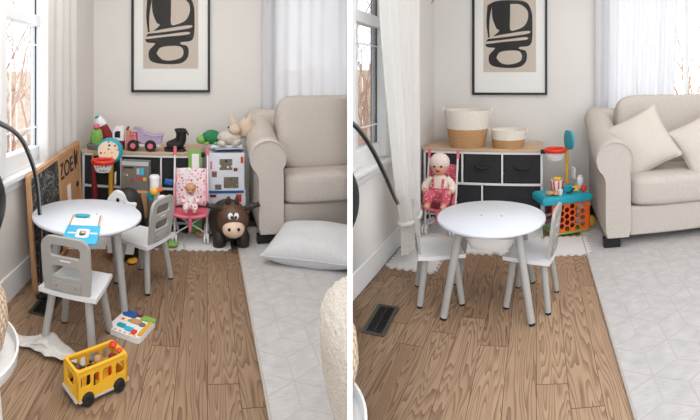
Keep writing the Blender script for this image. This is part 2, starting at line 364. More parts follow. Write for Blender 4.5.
# ------------------------------------------------------------------ the setting
ROOM = {'L': dict(ul=-1.04, ur=3.0, vb=3.85), 'R': dict(ul=-.97, ur=3.1, vb=4.02)}
CEIL = 2.6
def window(r, name, ul, v0, v1, z0, zr, z1, cut):
    """casement under a transom in the left wall, set on plane u = ul; v0..v1 sash, zr the rail between"""
    b = B(); x = ul-.05
    def bar(va, vb_, za, zb, d=.06, m=M_trim): b.box((x, (va+vb_)/2, (za+zb)/2), (d, vb_-va, zb-za), m, .004)
    bar(v0-.09, v0, z0-.10, z1+.08); bar(v1, v1+.09, z0-.10, z1+.08); bar(v0, v1, z0-.10, z0); bar(v0, v1, zr, zr+.07); bar(v0, v1, z1, z1+.08)
    fr = struct(b, name, r, smooth=20)
    b = B()
    b.box((ul-.005, v1+.035, (z0+z1)/2), (.05, .07, z1-z0+.18), M_trim, .006); b.box((ul-.005, v0-.035, (z0+z1)/2), (.05, .07, z1-z0+.18), M_trim, .006)
    b.obj('casing', fr, smooth=20)
    b = B(); b.box((ul-.005, (v0+v1)/2-.02, z0-.115), (.10, v1-v0+.14, .03), M_trim, .006); b.box((ul+.006, (v0+v1)/2-.02, z0-.155), (.014, v1-v0+.14, .05), M_trim, .004); b.obj('window_sill', fr, smooth=20)
    b = B(); b.box((x, (v0+v1)/2, (z0+zr)/2), (.004, v1-v0, zr-z0), M_glass); b.obj('pane', fr)
    b = B(); b.box((x, (v0+v1)/2, (zr+.07+z1)/2), (.004, v1-v0, z1-zr-.07), M_glass); b.obj('pane', fr)
    b = B()
    for k in (.30,):
        b.box((x+.012, v0+(v1-v0)*k, (z0+zr)/2), (.008, .008, zr-z0), M_trim); b.box((x+.012, v0+(v1-v0)*k, (zr+.07+z1)/2), (.008, .008, z1-zr-.07), M_trim)
    for z in (z0+.12, zr-.12): b.box((x+.012, (v0+v1)/2, z), (.008, v1-v0, .008), M_trim)
    b.obj('muntin', fr)
    b = B(); b.box((x+.005, v1-.006, (z0+zr)/2), (.006, .010, zr-z0), M_blackm); b.box((x+.005, v1-.006, (zr+.07+z1)/2), (.006, .010, z1-zr-.07), M_blackm); b.obj('seal', fr)
    return fr
for r, WN in (('L', dict(v0=2.03, v1=2.58, z0=.77, zr=1.54, z1=2.05)), ('R', dict(v0=2.14, v1=2.61, z0=.79, zr=1.53, z1=2.05))):
    q = ROOM[r]; ul, ur, vb = q['ul'], q['ur'], q['vb']
    sfx = '' if r == 'L' else ''
    b = B(); b.box(((ul+ur)/2, 1.6, -.05), (ur-ul+.3, 4.8, .1), M_floor); struct(b, 'floor', r)
    b = B(); b.box(((ul+ur)/2, 2.2, CEIL+.04), (ur-ul+.3, 3.4, .08), M_wall); struct(b, 'ceiling', r)
    # left wall around its window
    a0, a1, z0, z1 = WN['v0']-.08, WN['v1']+.08, WN['z0']-.09, WN['z1']+.07
    b = B()
    for (va, vb_, za, zb) in ((.0, a0, 0, CEIL), (a1, vb+.1, 0, CEIL), (a0, a1, 0, z0), (a0, a1, z1, CEIL)):
        b.box((ul-.06, (va+vb_)/2, (za+zb)/2), (.12, vb_-va, zb-za), M_wall)
    struct(b, 'wall_left', r)
    window(r, 'window_1' if r == 'L' else 'window_3', ul, cut=None, **WN)
    # back wall around the curtained window
    w0, w1 = (.60, 1.9) if r == 'L' else (.66, 2.3)
    wz0, wz1 = .75, 2.2
    b = B()
    for (ua, ub, za, zb) in ((ul-.1, w0, 0, CEIL), (w1, ur+.1, 0, CEIL), (w0, w1, 0, wz0), (w0, w1, wz1, CEIL)):
        b.box(((ua+ub)/2, vb+.06, (za+zb)/2), (ub-ua, .12, zb-za), M_wall)
    struct(b, 'wall_back', r)
    b = B()
    for (ua, ub, za, zb) in ((w0, w0+.05, wz0, wz1), (w1-.05, w1, wz0, wz1), (w0, w1, wz0, wz0+.05), (w0, w1, wz1-.05, wz1), ((w0+w1)/2-.02, (w0+w1)/2+.02, wz0, wz1)):
        b.box(((ua+ub)/2, vb+.05, (za+zb)/2), (ub-ua, .05, zb-za), M_trim, .004)
    fr = struct(b, 'window_2' if r == 'L' else 'window_4', r, smooth=20)
    for ua, ub in ((w0+.05, (w0+w1)/2-.02), ((w0+w1)/2+.02, w1-.05)):
        b = B(); b.box(((ua+ub)/2, vb+.05, (wz0+wz1)/2), (ub-ua, .004, wz1-wz0-.1), M_glass); b.obj('pane', fr)
    b = B(); b.box((ul+.007, (vb-.1)/2+.1, .072), (.014, vb-.0, .144), M_trim, .004); struct(b, 'baseboard_left', r)
    b = B(); b.box(((ul+ur)/2, vb-.007, .072), (ur-ul, .014, .144), M_trim, .004); struct(b, 'baseboard_back', r)
b = B(); b.box((3.16, 1.6, CEIL/2), (.12, 4.8, CEIL), M_wall); struct(b, 'wall_right', 'R')
# the thin white partition that parts the two rooms
b = B(); b.box((0, (.88+4.6)/2, CEIL/2), (.0105, 4.6-.88, CEIL), M_trim); o = b.obj('wall_partition'); o['kind'] = 'structure'

# outside
M_snow = mat('packed_snow', (238, 240, 244), .9, .03, 2); M_fence = mat('weathered_fence_board', (214, 188, 160), .9, .15, 9); M_twig = mat('bare_twigs', (176, 132, 104), .9, .1)
b = B(); b.box((0, 6, -.6), (40, 40, .1), M_snow); o = b.obj('ground'); o['kind'] = 'structure'
def fence(r, u, v, rz, n, label):
    t = thing('garden_fence', label, 'fence', r, u, v, -.55, rz)
    for k in range(n):
        b = B(); b.box(((k-n/2)*.15, 0, .95), (.14, .02, 1.9), M_fence, .004); b.obj('board', t)
    for z in (.6, 1.45):
        b = B(); b.box((0, -.03, z), (n*.15, .04, .09), M_snow if z < 1 else M_fence, .004); b.obj('rail', t)
def bush(name, label, r, u, v, z, h, w, n, sd):
    rnd = random.Random(sd); b = B()
    for k in range(n):
        p = Vector((rnd.gauss(0, w*.15), rnd.gauss(0, w*.1), 0)); d = Vector((rnd.gauss(0, .35), rnd.gauss(0, .3), 1)); pts = [p]; st = h*rnd.uniform(.10, .16)
        for j in range(7):
            d = (d+Vector((rnd.gauss(0, .3), rnd.gauss(0, .3), .1))).normalized(); pts.append(pts[-1]+d*st)
            if j > 1 and rnd.random() < .8:
                e = (d+Vector((rnd.gauss(0, .8), rnd.gauss(0, .6), .2))).normalized(); b.tube([pts[-1], pts[-1]+e*st*1.6], [.007, .003], M_twig, 4)
        b.tube(pts, [.018*(1-j/9) for j in range(len(pts))], M_twig, 5)
    one(b, name, label, 'shrub', r, u, v, z)
fence('L', -4.2, 7.0, 40, 34, 'weathered board fence seen through the window of the messy room')
fence('R', -2.9, 6.6, 10, 26, 'weathered board fence seen through the window of the tidy room')
bush('bare_shrub', 'bare twiggy shrub outside the left window of the messy room', 'L', -3.0, 5.6, -.55, 3.6, 2.6, 46, 3)
bush('bare_shrub', 'bare twiggy shrub outside the left window of the tidy room', 'R', -2.35, 5.6, -.55, 3.4, 1.8, 40, 4)
bush('bare_shrub', 'bare orange-brown shrub outside the curtained window at right', 'R', 2.35, 6.6, -.55, 3.0, 2.0, 30, 5)

# rugs
for r, u0, u1, v0, v1, lab in (('L', .215, 2.6, .2, 3.45, 'pale grey geometric area rug beneath the floor cushion'), ('R', .34, 2.7, .2, 3.6, 'pale grey geometric area rug in front of the sofa with pillows')):
    t = thing('area_rug', lab, 'rug', r, u0, 0)
    b = B(); b.box(((u1-u0)/2, (v0+v1)/2, .005), (u1-u0, v1-v0, .010), M_rug, .003); b.obj('pile', t)
    b = B(); b.box((.006, (v0+v1)/2, .0062), (.012, v1-v0, .0124), mat('rug_edge_binding', (178, 170, 162), .9, .05, 50), .003); b.obj('binding', t)

# curtains
def curtain(name, label, r, P0, P1, z0, z1, folds, amp, m, pinch=None, pull=None, grp=None, seed=1):
    """hangs from P0 to P1 (u,v); pull(z) shifts the far edge"""
    p0, p1 = Vector(P0), Vector(P1); L = (p1-p0).length; d = (p1-p0)/L; nrm = Vector((-d.y, d.x))
    def fn(a, h):
        z = z0+(z1-z0)*h; s = a
        w = 1.0; off = 0
        if pinch: w, off = pinch(z)
        if pull: w, off = pull(z)
        ph = a*folds*2*PI + .9*noise.noise(Vector((a*3, h*.8, seed)))*2
        q = amp*(.55+.45*noise.noise(Vector((a*folds*.6, seed*3.1, 0))))*math.sin(ph) + .012*noise.noise(Vector((a*4, h*2, seed+5)))
        p = p0 + d*(L*(s*w+off)) + nrm*q
        return Vector((p.x, p.y, z))
    b = B(); b.grid(fn, folds*14+1, 22, m)
    return one(b, name, label, 'curtain', r, 0, 0, 0, 0, grp, smooth=80)
curtain('side_curtain', 'off-white curtain hanging beside the window behind the leaning board', 'L', (-1.012, 2.46), (-1.012, 3.24), .02, 2.45, 5, .021, M_linen, seed=2)
curtain('side_curtain', 'off-white gathered curtain between window and doll stroller', 'R', (-.83, 2.22), (-.80, 2.86), .09, 2.45, 6, .045, M_linen, seed=3,
        pinch=lambda z: (lambda k: (.46+.54*k, .54*(1-k)))(max(0, min(1, (z-.30)/1.3))**.7))
b = B(); b.tube([(-.812+.05*math.cos(k/16*2*PI), 2.71+.165*math.sin(k/16*2*PI), 0) for k in range(16)], .016, M_cloth, 8, closed=True)
one(b, 'curtain_tie', 'off-white fabric tie around the lower gathered curtain', 'tie', 'R', 0, 0, .29)
curtain('sheer_curtain', 'sheer white curtain behind the sofa of the messy room', 'L', (.48, 3.79), (1.5, 3.79), .03, 2.45, 9, .03, M_sheer, seed=5)
curtain('sheer_curtain', 'sheer white curtain drawn aside behind the pillowed sofa', 'R', (.55, 3.95), (1.37, 3.95), .03, 2.45, 8, .042, M_sheer, seed=6, pull=lambda z: (1.0-.055*max(0, 2.2-z), 0))

# framed print
def framed_print(r, label, u, z, w, h):
    vb = ROOM[r]['vb']; t = thing('framed_print', label, 'picture', r, u, vb-.012, z)
    f = .022; b = B(); b.prism([rrect(w, h, .002, 1, 0, h/2), rrect(w-2*f, h-2*f, .002, 1, 0, h/2)], .028, M_blackm, T(0, -.018, 0)); b.obj('frame', t)
    b = B(); b.box((0, .002, h/2), (w-2*f, .006, h-2*f), M_mat); b.obj('mat_board', t)
    aw, az0, az1 = w*.70, h*.215, h*.93; k = aw
    b = B(); b.box((0, -.0015, (az0+az1)/2), (aw, .002, az1-az0), M_art); b.obj('art_paper', t)
    # abstract black shapes; x,y in the print's own units, y down from the top of the blob
    s = w/75.0; X = lambda x: (x-221)/4*s; Z = lambda y: az0+(297-y)/4*s
    L_ = lambda pts: [(X(x), Z(y)) for x, y in pts]
    def sm(pts, n=5):
        v = spline([(x, y, 0) for x, y in pts]+[(pts[0][0], pts[0][1], 0)], n)[:-1]; return [(p.x, p.y) for p in v]
    b = B()
    b.prism([L_(sm([(132, 30), (165, 14), (225, 10), (285, 18), (308, 55), (312, 110), (306, 185), (262, 197), (262, 205), (286, 214), (288, 250), (262, 276), (200, 280), (146, 268), (138, 232), (160, 205), (160, 200), (130, 196), (124, 178), (134, 160), (128, 100)]))], .0008, M_ink, T(0, -.0035, 0))
    b.obj('printed_shape', t)
    b = B()
    for pts in ([(150, 36), (152, 80), (168, 122), (180, 130), (162, 148), (142, 156), (141, 90)], [(224, 26), (262, 28), (290, 50), (294, 82), (280, 112), (252, 127), (224, 129), (223, 80)],
                [(128, 160), (200, 146), (292, 133), (296, 143), (220, 155), (130, 164)], [(126, 175), (200, 168), (284, 158), (286, 168), (200, 176), (127, 184)],
                [(168, 240), (182, 218), (220, 211), (258, 214), (270, 232), (262, 254), (225, 266), (190, 262)]):
        b.prism([L_(sm(pts))], .0008, M_art, T(0, -.0046, 0))
    b.obj('cutout_shape', t)
    b = B(); b.box((0, -.009, h/2), (w-2*f, .002, h-2*f), M_glass); b.obj('glass', t)
framed_print('R', 'black-framed abstract print above the two woven baskets', -.246, 1.051, .703, .99)
framed_print('L', 'black-framed abstract print above the toy-covered cabinet', -.326, 1.08, .708, .99)

# storage cabinet: white frame, oak top, fabric drawers
def cabinet(r, label, u0, v0, w, d, h):
    t = thing('storage_cabinet', label, 'cabinet', r, u0, v0)
    b = B(); b.box((w/2, d/2, h-.012), (w+.02, d+.01, .024), M_wood, .003); b.obj('wooden_top', t)
    b = B(); p = .018
    for x in (p/2, w-p/2):
        for y in (p/2, d-p/2): b.box((x, y, (h-.024)/2), (p, p, h-.024), M_whitem, .002)
        b.box((x, d/2, .06), (p, d, p), M_whitem); b.box((x, d/2, h-.034), (p, d, p), M_whitem); b.box((x, d/2, h*.53), (p, d, p), M_whitem)
    for z in (.06, h*.53, h-.034):
        b.box((w/2, p/2, z), (w, p, p), M_whitem, .002); b.box((w/2, d-p/2, z), (w, p, p), M_whitem)
    for x in (w/3, 2*w/3): b.box((x, p/2, h*.765), (p*.8, p, h*.47), M_whitem)
    b.box((w/2, p/2, h*.295), (p*.8, p, h*.47), M_whitem); b.box((w/2, d-.004, h/2), (w, .006, h-.06), M_drawer); b.obj('frame', t)
    for (x0, x1, z0, z1) in ((0, w/3, .53, .95), (w/3, 2*w/3, .53, .95), (2*w/3, w, .53, .95), (0, w/2, .08, .53), (w/2, w, .08, .53)):
        a, c_, e, f = x0+.014, x1-.014, z0*h+.014, z1*h-.010
        b = B(); b.box(((a+c_)/2, d/2, (e+f)/2), (c_-a, d-.02, f-e), M_drawer, .006); dr = b.obj('drawer', t)
        b = B(); cx, cz = (a+c_)/2, e+(f-e)*.56; b.tube(spline([(cx-.06, .008, cz), (cx-.045, -.012, cz-.006), (cx, -.018, cz-.01), (cx+.045, -.012, cz-.006), (cx+.06, .008, cz)], 4), .010, M_drawer, 8); b.obj('pull_tab', dr)
    for x in (.02, w-.02):
        for y in (.02, d-.03): b = B(); b.lathe([(.014, 0), (.017, .051)], M_blackm, (x, y, 0), 12); b.obj('foot', t)
    b = B(); b.box((w+.004, .004, h-.016), (.045, .030, .036), M_black, .008); b.obj('corner_guard', t)
    return t
cabinet('R', 'low storage cabinet with charcoal drawers holding two woven baskets', -.945, 3.53, 1.0, .45, .62)
cabinet('L', 'low storage cabinet with charcoal drawers crowded with toys', -1.01, 3.385, .97, .43, .62)

# sofas
def sofa(r, label, u0, vf, length, nseat, d):
    t = thing('sofa', label, 'sofa', r, u0, vf, .010)
    def arm(x0, sgn):
        # rolled arm: cross-section swept from front (y=0) to back, top rising to the back
        def fn(a, k):
            y = a*d; e = min(1, a/.03) if a < .03 else 1
            top = .765 + .17*max(0, min(1, (a-.30)/.6))**1.3
            R = .135-.02*a; ang = 2*PI*k
            # closed outline: column foot -> scroll
            if k < .5:
                q = k/.5; th = math.radians(-125 + q*(305+0)); zc = top-R
                px = .14-R*.0 - math.cos(th)*R*(-1) if False else .145 + R*math.cos(math.radians(-35)+q*math.radians(260)); pz = zc + R*math.sin(math.radians(-35)+q*math.radians(260))
            else:
                q = (k-.5)/.5
                pl = [(.145+R*math.cos(math.radians(225)), top-R+R*math.sin(math.radians(225))), (.075, .48), (.075, .06), (.265, .06), (.262, .5), (.145+R*math.cos(math.radians(-35)), top-R+R*math.sin(math.radians(-35)))]
                s = q*(len(pl)-1); i = min(int(s), len(pl)-2); f = s-i
                px = pl[i][0]*(1-f)+pl[i+1][0]*f; pz = pl[i][1]*(1-f)+pl[i+1][1]*f
            c = Vector((.16, .45)); bulge = 1-.05*(1-e)
            px = c.x+(px-c.x)*bulge; pz = c.y+(pz-c.y)*bulge
            if a > .75: pz = min(pz, .935)
            return Vector((x0+sgn*px, y-.02*(1-((px-.145)/.2)**2)*(a == 0), pz))
        b = B(); nA = [0, .008, .02, .04]+[.04+.96*i/14 for i in range(1, 15)]
        fn2 = lambda a, k: fn(nA[round(a*(len(nA)-1))], k)
        b.grid(fn2, len(nA), 48, M_sofa, cv=True)
        b.bm.verts.ensure_lookup_table()
        for st in (0, (len(nA)-1)*48):
            f = b.bm.faces.new([b.bm.verts[st+i] for i in range(48)]); f.material_index = 0
        ar = b.obj('arm', t, smooth=50)
        b = B(); pts = [fn(0, k/40)+Vector((0, -.003, 0)) for k in range(0, 21)]; b.tube(pts, .006, M_sofa, 6); b.obj('piping', ar)
    arm(0, 1); arm(length, -1)
    x0, x1 = .262, length-.262
    b = B(); b.box(((x0+x1)/2, .02+d/2, .165), (x1-x0, d-.05, .21), M_sofa, .02); b.obj('base', t)
    b = B(); b.box((length/2, d-.09, .50), (length-.2, .17, .86), M_sofa, .06, seg=4); b.obj('back_frame', t)
    for k in range(nseat):
        w = (x1-x0)/nseat; cx = x0+w*(k+.5)
        b = B(); b.ell((cx, .01+(d-.15)/2, .375), (w/2-.004, (d-.15)/2, .115), M_sofa, 40, e=.28, lump=.02, sd=k); b.obj('seat_cushion', t, smooth=60)
        b = B(); b.ell((0, 0, 0), (w/2-.004, .13, .30), M_sofa, 40, e=.34, lump=.04, sd=k+4, mx=T(cx, d-.255, .75) @ Rx(-9)); b.obj('back_cushion', t, smooth=60)
    for x in (.13, length-.13):
        for y in (.05, d-.08):
            b = B(); b.box((x, y, .030), (.12, .07, .060), M_black, .004); b.obj('leg', t)
    return t
sofa('R', 'oatmeal fabric sofa with rolled arm and two cream pillows', .405, 2.97, 2.5, 2, .90)
sofa('L', 'oatmeal fabric sofa with rolled arm behind the floor cushion', .292, 3.06, 2.2, 2, .67)

# pillows
def pillow(name, label, r, u, v, z, w, h, th, rot, m, grp=None, puff=.5):
    t = thing(name, label, 'cushion', r, u, v, z, 0, grp)
    mx = Euler([math.radians(a) for a in rot], 'XYZ').to_matrix().to_4x4()
    b = B(); b.pillow(w, h, th, m, mx, 26, puff); o = b.obj('cover', t, smooth=75)
    b = B(); c = []
    for k in range(80):
        a = k/80*4; sd = int(a); f = a-sd; q = 2*f-1
        x, y = [(q, -1), (1, q), (-q, 1), (-1, -q)][sd]
        c.append(mx @ Vector((x*w/2*(1-.10*(1-y*y)), y*h/2*(1-.10*(1-x*x)), 0)))
    b.tube(c, .004, m, 6, closed=True); b.obj('seam', t)
    return t
pillow('throw_pillow', 'cream square pillow on its corner against the sofa arm', 'R', .82, 3.26, .705, .47, .47, .19, (66, -27, -6), M_pillow)
pillow('throw_pillow', 'cream square pillow at the right edge, leaning on the sofa back', 'R', 1.33, 3.17, .685, .50, .46, .19, (62, -24, 4), M_pillow)
pillow('floor_cushion', 'pale grey cushion lying on the rug before the sofa', 'L', .715, 2.77, .105, .62, .46, .23, (8, 0, -29), M_gpillow, puff=.42)

# round table and chairs
def table(r, label, u, v, rz, H=.46, R=.293, foot=.218):
    t = thing('kids_table', label, 'table', r, u, v, 0, rz)
    b = B(); b.lathe([(.01, H-.018), (R-.004, H-.018), (R, H-.014), (R, H-.004), (R-.004, H), (.01, H)], M_tabletop, seg=72); top = b.obj('tabletop', t)
    for x in (-.055, .055):
        b = B(); b.lathe([(.005, 0), (.005, .0008)], M_rubber, (x, .0, H), 10); b.obj('finger_hole', top)
    b = B(); b.prism([rrect(.34, .34, .05, 5), rrect(.30, .30, .04, 5)], .045, M_grey, T(0, 0, H-.018) @ Rx(-90) @ T(0, 0, 0)); b.obj('apron', t)
    for sx in (-1, 1):
        for sy in (-1, 1):
            b = B(); b.tube([(sx*.150, sy*.150, H-.03), (sx*foot, sy*foot, .012)], [.021, .0185], M_grey, 16); lg = b.obj('leg', t)
            b = B(); b.tube([(sx*foot, sy*foot, .013), (sx*(foot+.003), sy*(foot+.003), 0)], .0165, M_rubber, 14); b.obj('foot_cap', lg)
    def net(a, k):
        ang = 2*PI*a; z = H-.06-.09*k; q = .14*(1-.25*k*k); return Vector((q*math.copysign(abs(math.cos(ang))**.5, math.cos(ang)), q*math.copysign(abs(math.sin(ang))**.5, math.sin(ang)), z))
    b = B(); b.grid(net, 40, 6, M_paper, cu=True); b.box((0, 0, H-.15), (.20, .20, .004), M_paper); b.obj('storage_pouch', t)
    return t
table('R', 'empty round white kids table with grey legs in the tidy room', -.24, 2.315, 0)
table('L', 'round white kids table holding a cyan activity set', -.650, 2.262, 17, R=.299, foot=.19)
def chair():
    t = bpy.data.objects.new('kids_chair', None); COL.objects.link(t); t['category'] = 'chair'; t['group'] = 'small kids chairs'
    H = .272
    # faces +y ; back at -y
    seat = [(x, z) for x, z in spline([( -.112, -.125, 0), (0, -.128, 0), (.112, -.125, 0), (.125, -.112, 0), (.138, .10, 0), (.122, .122, 0), (0, .128, 0), (-.122, .122, 0), (-.138, .10, 0), (-.125, -.112, 0), (-.112, -.125, 0)], 3) for x, z in [(x, z)]] if False else [(p.x, p.y) for p in spline([(-.112, -.125, 0), (0, -.128, 0), (.112, -.125, 0), (.125, -.112, 0), (.138, .10, 0), (.122, .122, 0), (0, .128, 0), (-.122, .122, 0), (-.138, .10, 0), (-.125, -.112, 0), (-.112, -.125, 0)], 3)[:-1]]
    b = B(); b.prism([seat], .020, M_seat, T(0, 0, H) @ Rx(90) @ Matrix.Scale(-1, 4, (0, 1, 0))); b.obj('seat', t)
    w, h = .23, .252
    out = [(-w/2+.008, 0), (w/2-.008, 0)] + [(w/2, .09)] + [(w/2-.052+.052*math.cos(a), h-.052+.052*math.sin(a)) for a in [k/6*PI/2 for k in range(7)]] + [(-w/2+.052-.052*math.sin(a), h-.052+.052*math.cos(a)) for a in [k/6*PI/2 for k in range(7)]] + [(-w/2, .09)]
    b = B(); bm_ = T(0, -.118, H-.004) @ Rx(7)
    b.prism([out, rrect(.142, .056, .020, 4, 0, .190, .012), rrect(.136, .054, .020, 4, 0, .098, .012)], .016, M_grey, bm_); bk = b.obj('backrest', t)
    b = B(); b.box((0, -.004, .034), (.14, .006, .045), M_grey, .002, bm_); b.obj('bracket', bk)
    for x in (-.045, .045): b = B(); b.lathe([(.004, 0), (.004, .003)], M_steel, (0, 0, 0), 10, bm_ @ T(x, -.007, .034) @ Rx(90)); b.obj('screw', bk)
    b = B(); b.box((0, -.0005, .148), (.05, .001, .006), M_paper, 0, bm_); b.obj('stamped_mark', bk)
    for sx in (-1, 1):
        for sy in (-1, 1):
            b = B(); p0, p1 = Vector((sx*.085, sy*.080, H-.018)), Vector((sx*.118, sy*.112, .010)); b.tube([p0, p1], [.0185, .0165], M_grey, 14); lg = b.obj('leg', t)
            b = B(); b.tube([p1+Vector((0, 0, .001)), Vector((p1.x, p1.y, 0))], .0150, M_rubber, 12); b.obj('foot_cap', lg)
    return t
c0 = chair(); c0['label'] = 'grey kids chair with its slotted back to the camera, before the white cloth'
place(c0, 'L', -.585, 1.885, 0, -6)
dup(c0, 'grey kids chair beside the penguin toy, turned towards the messy table', 'L', -.372, 2.525, 0, 62)
dup(c0, 'grey kids chair left of the empty table', 'R', -.535, 2.325, 0, -71)
dup(c0, 'grey kids chair right of the empty table', 'R', -.02, 2.335, 0, 77)

# foam tiles with toothed edges
def tile():
    o = []; s = .305; n = 6
    for side in range(4):
        for k in range(n):
            for (f, dpt) in ((.0, 0), (.22, 0), (.16, .016), (.66, .016), (.60, 0)):
                x = -s/2+s*(k+f)/n; y = -s/2-(dpt if k % 1 == 0 else 0)
                a = side*PI/2; o.append((x*math.cos(a)-y*math.sin(a), x*math.sin(a)+y*math.cos(a)))
    b = B(); b.prism([o], .012, M_foam, T(0, 0, .0) @ Rx(90) @ Matrix.Scale(-1, 4, (0, 1, 0)) if False else T(0, 0, .012) @ Rx(-90) @ Matrix.Scale(-1, 4, (0, 0, 1))); return b.obj('foam_tile', smooth=20)
tl = tile(); tl['category'] = 'play mat tile'
first = True
for r, spots, g in (('R', [(-.775, 2.735, 'pale foam tile at the foot of the gathered curtain, nearest the wall')] + [(u, v, None) for v in (3.075, 3.405) for u in (-.775, -.445, -.115, .215) if not (u > .2 and v > 3.3)], 'tidy room foam tiles'),
                    ('L', [(u, 3.165, None) for u in (-.66, -.33, 0.0)], 'messy room foam tiles')):
    for i, (u, v, lab) in enumerate(spots):
        o = tl if first else tl.copy()
        if not first: COL.objects.link(o)
        first = False
        if lab is None:
            if r == 'R':
                row = 'front' if v < 3.2 else 'back'
                where = {-.775: 'under the stroller by the curtain', -.445: 'behind the left half of the empty table', -.115: 'behind the right half of the empty table', .215: 'beneath the activity toy'}[u]
                lab = f'pale foam tile of the {row} row, {where}'
            else:
                lab = {-.66: 'pale foam mat tile behind the messy table', -.33: 'pale foam mat tile between penguin and stroller', 0.0: 'pale foam mat tile under the doll stroller and bouncer'}[u]
        o['label'] = lab; o['group'] = g; place(o, r, u, v)

# floor vents
def vent(r, label, u, v, rz=0):
    t = thing('floor_vent', label, 'vent', r, u, v, 0, rz); w, l = .115, .27
    b = B(); b.prism([rrect(w, l, .006, 2), rrect(w-.036, l-.036, .003, 2)], .005, M_vent, Rx(-90) @ Matrix.Scale(-1, 4, (0, 1, 0))); b.obj('frame', t)
    b = B(); b.box((0, 0, .0008), (w-.03, l-.03, .001), M_black); b.obj('duct_opening', t)
    b = B()
    for k in range(14): b.box((0, -l/2+.027+k*(l-.054)/13, .003), (w-.036, .006, .003), M_blackm)
    b.box((0, 0, .0035), (.006, l-.036, .003), M_blackm); b.obj('louvre', t)
vent('R', 'dark metal floor vent near the baseboard, in the open', -.756, 2.005, 3)
vent('L', 'dark metal floor vent half under the messy table leg', -.835, 2.15, 0)

# arched lamp
def arc_lamp(r, label, pts, shade):
    u0 = pts[0][0]; t = thing('arc_lamp', label, 'lamp', r, pts[-1][0], pts[-1][1])
    o = Vector((pts[-1][0], pts[-1][1], 0)); P = spline([Vector(p)-o for p in pts], 8)
    n = len(P); b = B(); b.tube(P, [.0135-.005*i/(n-1) for i in range(n)], M_blackm, 14); arm = b.obj('arched_arm', t)
    b = B(); b.tube([p+Vector((.011-.004*i/(n-1), 0, 0)) for i, p in enumerate(P)], [.006]*n, M_steel, 8); b.obj('sheen_strip', arm)  # lighter steel strip stands in for the sheen along the dark arm
    b = B(); b.lathe([(.032, 0), (.032, .012), (.02, .018), (.010, .03)], M_blackm, seg=32); b.obj('base', t)
    c = Vector(shade[:3])-o; b = B(); b.ell(tuple(c), shade[3:], M_black, 28); b.obj('shade', t)
    b = B(); b.tube([P[0], c+Vector((0, 0, shade[5]*.95))], .008, M_blackm, 10); b.obj('stem', t)
arc_lamp('R', 'black arched lamp beside the gathered curtain of the tidy room', [(-.80, 1.28, 1.06), (-.80, 1.5, 1.07), (-.80, 1.77, .995), (-.80, 1.98, .86), (-.80, 2.17, .69), (-.82, 2.38, .52), (-.855, 2.62, .36), (-.885, 2.78, .19), (-.89, 2.82, .02)], (-.80, 1.55, .70, .105, .16, .17))
arc_lamp('L', 'black arched lamp before the window of the messy room', [(-.90, 1.20, 1.06), (-.90, 1.45, 1.07), (-.90, 1.72, 1.0), (-.90, 1.92, .92), (-.90, 2.05, .80), (-.895, 2.13, .66), (-.89, 2.17, .45), (-.887, 2.185, .2), (-.885, 2.19, .02)], (-.90, 1.48, .69, .12, .19, .19))

# round side tables with a basket
def side_table(r, label, u, v, blabel, bu, bv, H=.45):
    t = thing('side_table', label, 'table', r, u, v); R = .215
    b = B(); b.lathe([(.01, H-.02), (R-.01, H-.02), (R, H-.01), (R+.002, H+.018), (R-.004, H+.018), (R-.008, H-.006), (.01, H-.006)], M_whitem, seg=64); b.obj('tray_top', t)
    for k in range(4):
        a = PI/4+k*PI/2; b = B(); b.tube([(.15*math.cos(a), .15*math.sin(a), H-.018), (.19*math.cos(a), .19*math.sin(a), 0)], .010, M_whitem, 12); b.obj('leg', t)
    t2 = thing('wicker_basket', blabel, 'basket', r, bu, bv, H-.005)
    b = B(); b.lathe([(.01, 0), (.105, 0), (.135, .04), (.148, .10), (.142, .16), (.120, .20), (.110, .20), (.13, .15), (.135, .10), (.12, .04), (.01, .012)], M_rattan, seg=48); b.obj('woven_body', t2)
    b = B(); b.tube([(.116*math.cos(k/32*2*PI), .116*math.sin(k/32*2*PI), .203) for k in range(32)], .010, M_rattan, 8, closed=True); b.obj('rim', t2)
side_table('L', 'white round tray side table at the lower left corner', -.70, .985, 'pale wicker basket on the side table of the messy room', -.655, .985)
side_table('R', 'white round tray side table at the foot of the partition', -.555, .775, 'pale wicker basket on the side table of the tidy room', -.537, .86)

# boucle chair
def boucle():
    t = thing('armchair', 'cream boucle armchair at the edge of the rug', 'armchair', 'L', .62, 1.22)
    pw = lambda x, e: math.copysign(abs(x)**e, x)
    def block(c, r, e):
        def fn(a, k):
            th = 2*PI*a; ph = PI*(k*.996+.002)-PI/2
            p = Vector((pw(math.cos(ph), e)*pw(math.cos(th), e), pw(math.cos(ph), e)*pw(math.sin(th), e), pw(math.sin(ph), e)))
            q = Vector((c[0]+p.x*r[0]*(1+.10*p.z), c[1]+p.y*r[1], c[2]+p.z*r[2]))
            return q+p.normalized()*(.006*noise.noise(q*60)+.004*noise.noise(q*120))
        return fn
    b = B(); b.grid(block((.008, 0, .30), (.265, .25, .255), .55), 200, 110, M_boucle, cu=True, ends=True); b.obj('arm', t, smooth=90)
    b = B(); b.grid(block((.45, .1, .25), (.26, .34, .2), .5), 60, 40, M_boucle, cu=True, ends=True); b.obj('seat', t, smooth=90)
    for x in (-.18, .6):
        for y in (-.16, .16): b = B(); b.tube([(x, y, .08), (x, y, .012)], .018, M_wood, 12); b.obj('leg', t)
boucle()

